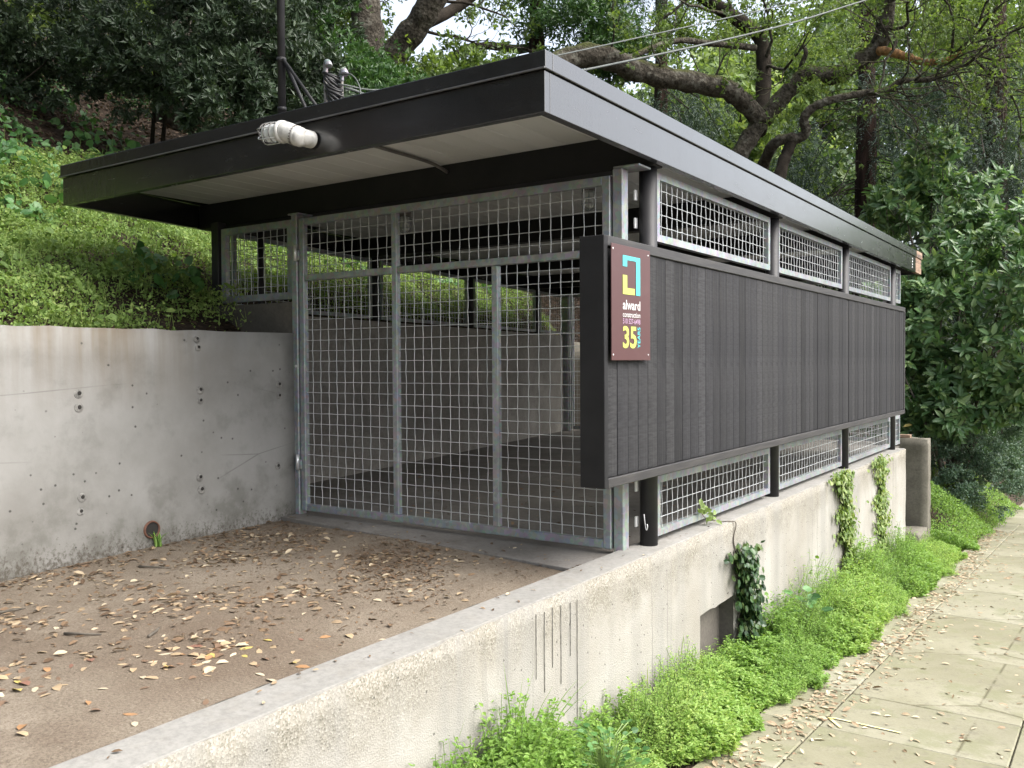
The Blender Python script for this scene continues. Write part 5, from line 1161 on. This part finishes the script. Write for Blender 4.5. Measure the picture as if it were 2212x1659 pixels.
# a second lot of weeds on the bank foot past the pier
g = Geo(); n = 26000; X = rng.uniform(-2.5, -1.32, n); Y = 12.5 + 6.5 * rng.random(n) ** 1.4; kp = X < -1.42 - .12 * np.abs(np.sin(2 * Y)); X, Y = X[kp], Y[kp]; n = len(X)
Z = np.where(Y > 13.16, ground_z(X, Y), street_z(Y)) + (.20 + .20 * np.abs(np.sin(1.5 * Y))) * np.clip((-1.4 - X) * 3, .25, 1) * rng.random(n) ** .7
leaves(g, np.stack([X, Y, Z], 1), rand_dirs(n), unit(rand_dirs(n) * .5 + np.array([.1, -.2, 1])), .034, .018, PR4, np.clip(.35 + .2 * rng.normal(size=n), 0, 1))
tag(g.obj('weeds', 'leaf_weed'), 'green weeds on the bank foot beyond the concrete pier', 'weeds', kind='stuff')
# a few round weed leaves (darker, broad) inside the strip
def low_plant(x, y, n, size, label, h=.3):
    t_ = empty('low_plant', (x, y, float(street_z(y))), label, 'plant')
    a = rng.random(n) * 6.28; rr = .16 * np.sqrt(rng.random(n)); P = np.stack([x + rr * np.cos(a), y + rr * np.sin(a), float(street_z(y)) + h * (.4 + .6 * rng.random(n))], 1)
    g = Geo(); leaves(g, P, np.stack([np.cos(a), np.sin(a), .2 * np.ones(n)], 1), unit(np.array([.2, -.2, 1.0]) + .3 * rng.normal(size=(n, 3))), size, size * .85, PRH); g.obj('foliage', 'leaf_broad', t_, kind='stuff')
    g = Geo()
    for i in range(n): g.add(*tube_arr([(x, y, float(street_z(y)) - .02), (P[i] + np.array([x, y, P[i][2]])) / 2 - np.array([0, 0, .03]), P[i]], .0022, 3, False))
    g.obj('stems', 'stem_green', t_, False, 'stuff')
low_plant(-1.80, 3.35, 70, .030, 'darker round leaved plant among the weeds near the wall drip stains', .24)
low_plant(-1.92, 6.62, 16, .075, 'pale broad leaved plant in the weeds past the wall opening', .34)
def grass_tuft(x, y, z, n, h, label, cat='grass'):
    t_ = empty('grass_tuft', (x, y, z), label, cat, 'grass tufts by the walls'); g = Geo()
    for i in range(n):
        a = rng.random() * 6.28; l_ = h * (.55 + .5 * rng.random()); b_ = .25 + .5 * rng.random(); s_ = np.linspace(0, 1, 7); w_ = .0045 * (1 - s_ ** 2) + .0004
        cx_ = x + rng.normal(0, .012) + np.cos(a) * b_ * l_ * s_ ** 2; cy_ = y + rng.normal(0, .012) + np.sin(a) * b_ * l_ * s_ ** 2; cz_ = z + l_ * (s_ - .35 * b_ * s_ ** 3)
        pa = np.stack([cx_ - np.sin(a) * w_, cy_ + np.cos(a) * w_, cz_], 1); pb = np.stack([cx_ + np.sin(a) * w_, cy_ - np.cos(a) * w_, cz_], 1)
        V = np.empty((14, 3)); V[0::2] = pa; V[1::2] = pb; T = []
        for k in range(6): T += [(2 * k, 2 * k + 1, 2 * k + 3), (2 * k, 2 * k + 3, 2 * k + 2)]
        g.add(V, T, float(rng.random() * .6))
    g.obj('blades', 'leaf_weed', t_, True); return t_
grass_tuft(-1.98, 2.92, float(street_z(2.9)) - .02, 26, .55, 'tall long bladed grass tuft beside the low wall')
grass_tuft(-2.03, 3.14, float(street_z(3.1)) - .02, 10, .52, 'thin upright grass tuft by the wall drip stains')
grass_tuft(-4.90, 3.30, -.03, 16, .14, 'small grass tuft growing under the terracotta drain')

# ------------------------------------------------------------------ ivy and vines on the low wall
def ivy(name, label, pts, width, n, L, material, thick=.05, n_ind=60):
    """leaf curtain following a line of (y, z) on the wall face"""
    P = smooth_line([(-2.113, y, z) for y, z in pts], 8); t_ = empty(name, tuple(P[-1]), label, 'ivy', None)
    g = Geo()
    for k in range(4):
        Q = P + np.stack([.006 + .004 * rng.random(len(P)), .35 * width * np.sin(np.arange(len(P)) * .7 + k * 1.7), 0 * P[:, 0]], 1); g.add(*tube_arr(Q, .0035, 4, False))
    g.obj('stem', 'twig', t_, True)
    i = rng.integers(0, len(P), n); w = width * (.55 + .3 * np.sin(i * .9) + .15 * np.sin(i * .37 + 1)) 
    Q = P[i] + np.stack([.008 + thick * rng.random(n) ** 1.5, w * .5 * rng.normal(size=n), .02 * rng.normal(size=n)], 1)
    D = unit(np.stack([.25 + .2 * rng.random(n), .7 * rng.normal(size=n), -1 + .6 * rng.normal(size=n)], 1)); N = unit(np.stack([np.ones(n), .45 * rng.normal(size=n), .35 + .45 * rng.normal(size=n)], 1))
    s_ = L * (.6 + .6 * rng.random(n)); leaf_parts(t_, 'leaf', Q, D, N, s_, s_ * .85, PRH, material, n_ind)
ivy('ivy_strand', 'young green ivy strand hanging over the low wall top, the fuller one', [(8.42, .06), (8.5, -.05), (8.55, -.3), (8.62, -.55), (8.72, -.85)], .34, 2400, .040, 'leaf_ivy_young', .06, 60)
ivy('ivy_strand', 'sparser yellowish ivy strand on the low wall near its far end', [(10.0, .05), (10.08, -.1), (10.12, -.4), (10.15, -.7), (10.2, -.95)], .44, 1900, .036, 'leaf_ivy_young', .04, 40)
ivy('ivy_clump', 'dark glossy ivy clump hanging beside the wall opening', [(5.78, -.16), (5.80, -.28), (5.84, -.42), (5.86, -.55), (5.84, -.7), (5.80, -.85)], .24, 900, .044, 'leaf_ivy', .12, 110)
VN = empty('vine', (-2.12, 5.76, -.2), 'thin bare vine climbing the low wall with a leafy tip at the mesh', 'vine')
vp = smooth_line([(-2.100, 5.78, -.25), (-2.108, 5.70, -.10), (-2.105, 5.74, .0), (-2.112, 5.70, .03), (-2.15, 5.58, .045), (-2.20, 5.46, .075), (-2.218, 5.40, .13), (-2.21, 5.35, .155)], 6)
tube_obj('stem', vp, np.linspace(.0045, .0022, len(vp)), 'twig', VN, 6)
q = rng.integers(len(vp) - 16, len(vp), 22); P_ = vp[q] + rng.normal(0, .022, (22, 3)) + np.array([.02, 0, .01]); g = Geo(); leaves(g, P_, rand_dirs(22), unit(rand_dirs(22) * .6 + np.array([.8, -.3, .5])), .05, .032, PR7, np.full(22, .55)); g.obj('leaves', 'leaf_ivy_young', VN)

# ------------------------------------------------------------------ fallen leaves
DL = {}
for cn in LEAFC:
    for v_ in range(3):
        V0, T0 = PR7; V = V0.copy(); V[:, 1] *= (.46, .58, .40)[v_]; V[:, 2] = (.05, .12, -.03)[v_] * np.sin(V[:, 0] * 3.0) + (.35, .6, .22)[v_] * V[:, 1] ** 2 + .12 * V[:, 1] * (1, -1, .5)[v_]; V[:, 0] -= .5; V[:, 2] -= V[:, 2].min()
        g = Geo(); g.add(V, T0); o = g.obj('tmp', 'dead_leaf_' + cn, None, True); DL[cn, v_] = o.data; o.data.name = 'fallen_leaf'; bpy.data.objects.remove(o)
def place_leaf(x, y, z, cn, size, label, group, slope=0.0):
    o = bpy.data.objects.new('fallen_leaf', DL[cn, int(rng.integers(0, 3))]); o.location = (x, y, z + .0005)
    o.rotation_euler = (float(rng.normal(0, .12)) + slope, float(rng.normal(0, .12)), float(rng.random() * 6.28)); o.scale = (size, size, size)
    col.objects.link(o); return tag(o, label, 'leaf', group)
word = {'tan': 'tan', 'brown': 'dark brown', 'yellow': 'yellow', 'orange': 'orange brown', 'pale': 'pale straw coloured', 'reddish': 'reddish brown'}
def stuff_leaves(g, X, Y, Z, size, tn):
    n = len(X); a = rng.random(n) * 6.28; D = np.stack([np.cos(a), np.sin(a), .18 * rng.normal(size=n)], 1)
    leaves(g, np.stack([X, Y, Z + .004], 1), D, unit(np.stack([.3 * rng.normal(size=n), .3 * rng.normal(size=n), np.ones(n)], 1)), size, size * .45, PR7, tn)
# driveway: clustered drifts, thinning towards the low wall
def drive_pts(n):
    cx_ = rng.uniform(-4.85, -2.75, 46); cy_ = rng.uniform(1.0, 4.1, 46); i = rng.integers(0, 46, n); m = rng.random(n) < .66
    X = np.where(m, cx_[i] + .13 * rng.normal(size=n), rng.uniform(-4.9, -2.36, n)); Y = np.where(m, cy_[i] + .10 * rng.normal(size=n), rng.uniform(.9, 4.45, n))
    k = (X > -4.9) & (X < -2.36) & (Y < 4.43) & (rng.random(n) < np.clip(1.15 - .8 * np.clip((X + 3.7) / 1.2, 0, 1) + .25 * (Y > 3.5), .12, 1)); return X[k], Y[k]
X, Y = drive_pts(2300); dist = np.hypot(X, Y); od = np.argsort(dist)
pick = od[:190]; rest = od[190:]
names = ['tan', 'brown', 'yellow', 'orange', 'pale', 'reddish']
for i in pick:
    cn = names[int(rng.choice(6, p=[.38, .27, .06, .11, .13, .05]))]
    place_leaf(float(X[i]), float(Y[i]), float(drive_z(X[i], Y[i])), cn, .054 * (.55 + .65 * rng.random()), '%s fallen leaf on the bare dirt driveway' % word[cn], 'fallen leaves on the driveway')
g = Geo(); Zr = np.where(Y[rest] > 4.3 - .107 * (X[rest] + 4.93), .001, drive_z(X[rest], Y[rest])); stuff_leaves(g, X[rest], Y[rest], Zr, .052 * (.45 + .7 * rng.random(len(rest))), np.clip(.45 + .27 * rng.normal(size=len(rest)), 0, 1))
Xc, Yc = rng.uniform(-4.9, -2.5, 20000), rng.uniform(2.2, 4.25, 20000); pk = rng.random(20000) < np.clip(np.exp(-((Yc - 3.72 + .25 * (Xc + 3.6)) / .42) ** 2) * (1 - np.abs(Xc + 3.5) / 1.7) * (.5 + .5 * np.sin(6 * Xc + 4 * Yc)) + .035, 0, 1); Xc, Yc = Xc[pk], Yc[pk]
stuff_leaves(g, Xc, Yc, drive_z(Xc, Yc), .019 * (.4 + rng.random(len(Xc))), .38 * rng.random(len(Xc)) ** 1.5)
Xi, Yi = rng.uniform(-5.8, -2.4, 220), rng.uniform(4.65, 9, 220); stuff_leaves(g, Xi, Yi, np.full(220, -.001), .055 * (.5 + .6 * rng.random(220)), .5 * rng.random(220))
Xw, Yw = rng.uniform(-2.31, -2.14, 40), rng.uniform(1.3, 6, 40); stuff_leaves(g, Xw, Yw, np.full(40, .036), .03 * (.5 + .6 * rng.random(40)), rng.random(40))
Xe = -4.93 + np.abs(.07 * rng.normal(size=260)); Ye = rng.uniform(1.2, 4.4, 260); stuff_leaves(g, Xe, Ye, drive_z(Xe, Ye), .05 * (.4 + .6 * rng.random(260)), .45 * rng.random(260))
tag(g.obj('leaf_drift', 'dead_leaf_mix'), 'scattered smaller fallen leaves and crumbs on the driveway and floor', 'leaf litter', kind='stuff')
# sidewalk: thick drift along the weeds, thin elsewhere
def walk_pts(n):
    Y = 2.2 + 13 * rng.random(n) ** 1.25; e = np.interp(Y, ey, ev); m = rng.random(n) < .60
    X = np.where(m, e + .06 + np.abs(.12 * rng.normal(size=n)), rng.uniform(-1.5, .6, n)); return X, Y
X, Y = walk_pts(2700); k_ = X < .9; X, Y = X[k_], Y[k_]
inview = (np.arctan2(X, Y) < math.radians(-4.0)); score = np.where(inview, np.hypot(X, Y), 99); od = np.argsort(score); pick, rest = od[:110], od[110:]
for i in pick:
    cn = names[int(rng.choice(6, p=[.36, .10, .06, .08, .36, .04]))]
    place_leaf(float(X[i]), float(Y[i]), float(street_z(Y[i])), cn, .060 * (.6 + .6 * rng.random()), '%s fallen leaf on the concrete sidewalk' % word[cn], 'fallen leaves on the sidewalk', -.063)
g = Geo(); stuff_leaves(g, X[rest], Y[rest], street_z(Y[rest]), .056 * (.45 + .7 * rng.random(len(rest))), np.clip(.74 + .2 * rng.normal(size=len(rest)), 0, 1))
tag(g.obj('leaf_drift', 'dead_leaf_mix'), 'drift of pale fallen leaves along the weed edge of the sidewalk', 'leaf litter', kind='stuff')
# twigs on the drive
for k, (x, y, l_, a_) in enumerate(((-3.55, 1.95, .16, .3), (-4.25, 2.0, .14, 1.2), (-3.2, 2.1, .12, 2.0), (-4.5, 2.9, .2, .2))):
    z = float(drive_z(x, y)) + .008
    o = tube_obj('fallen_twig', [(x, y, z), (x + .5 * l_ * math.cos(a_), y + .5 * l_ * math.sin(a_), z + .006), (x + l_ * math.cos(a_ + .2), y + l_ * math.sin(a_ + .2), z)], [.006, .005, .003], 'twig', None, 6)
    tag(o, 'short dark fallen twig lying on the dirt driveway', 'twig', 'fallen twigs on the driveway')
# yellow survey mark
def mark(p, q, w):
    p = np.array(p); q = np.array(q); d = unit(q - p); s_ = np.array([-d[1], d[0]]) * w; V = [(*(a_ + b_ * s_), 0) for a_, b_ in ((p, -1), (q, -1), (q, 1), (p, 1))]
    return np.array([(v_[0], v_[1], float(street_z(v_[1])) + .0045) for v_ in V])
g = Geo()
for p, q in (((-1.26, 4.88), (-.91, 4.87)), ((-1.27, 4.87), (-1.18, 4.75))): g.add(mark(p, q, .009), [(0, 1, 2), (0, 2, 3)])
tag(g.obj('survey_mark', 'chalk_yellow'), 'faded yellow painted arrow mark on the sidewalk', 'marking')

# blown leaves lodged on the roof edge
g = Geo(); xr_ = rng.uniform(-6.0, -2.2, 150); yr_ = YF + .05 + np.abs(.05 * rng.normal(size=150)); stuff_leaves(g, xr_, yr_, np.where(yr_ < YF + .05, ZT, ZT - .012), .035 * (.4 + .6 * rng.random(150)), .6 * rng.random(150))
tag(g.obj('roof_litter', 'dead_leaf_mix'), 'dry leaf bits lodged along the front edge of the flat roof', 'leaf litter', kind='stuff')
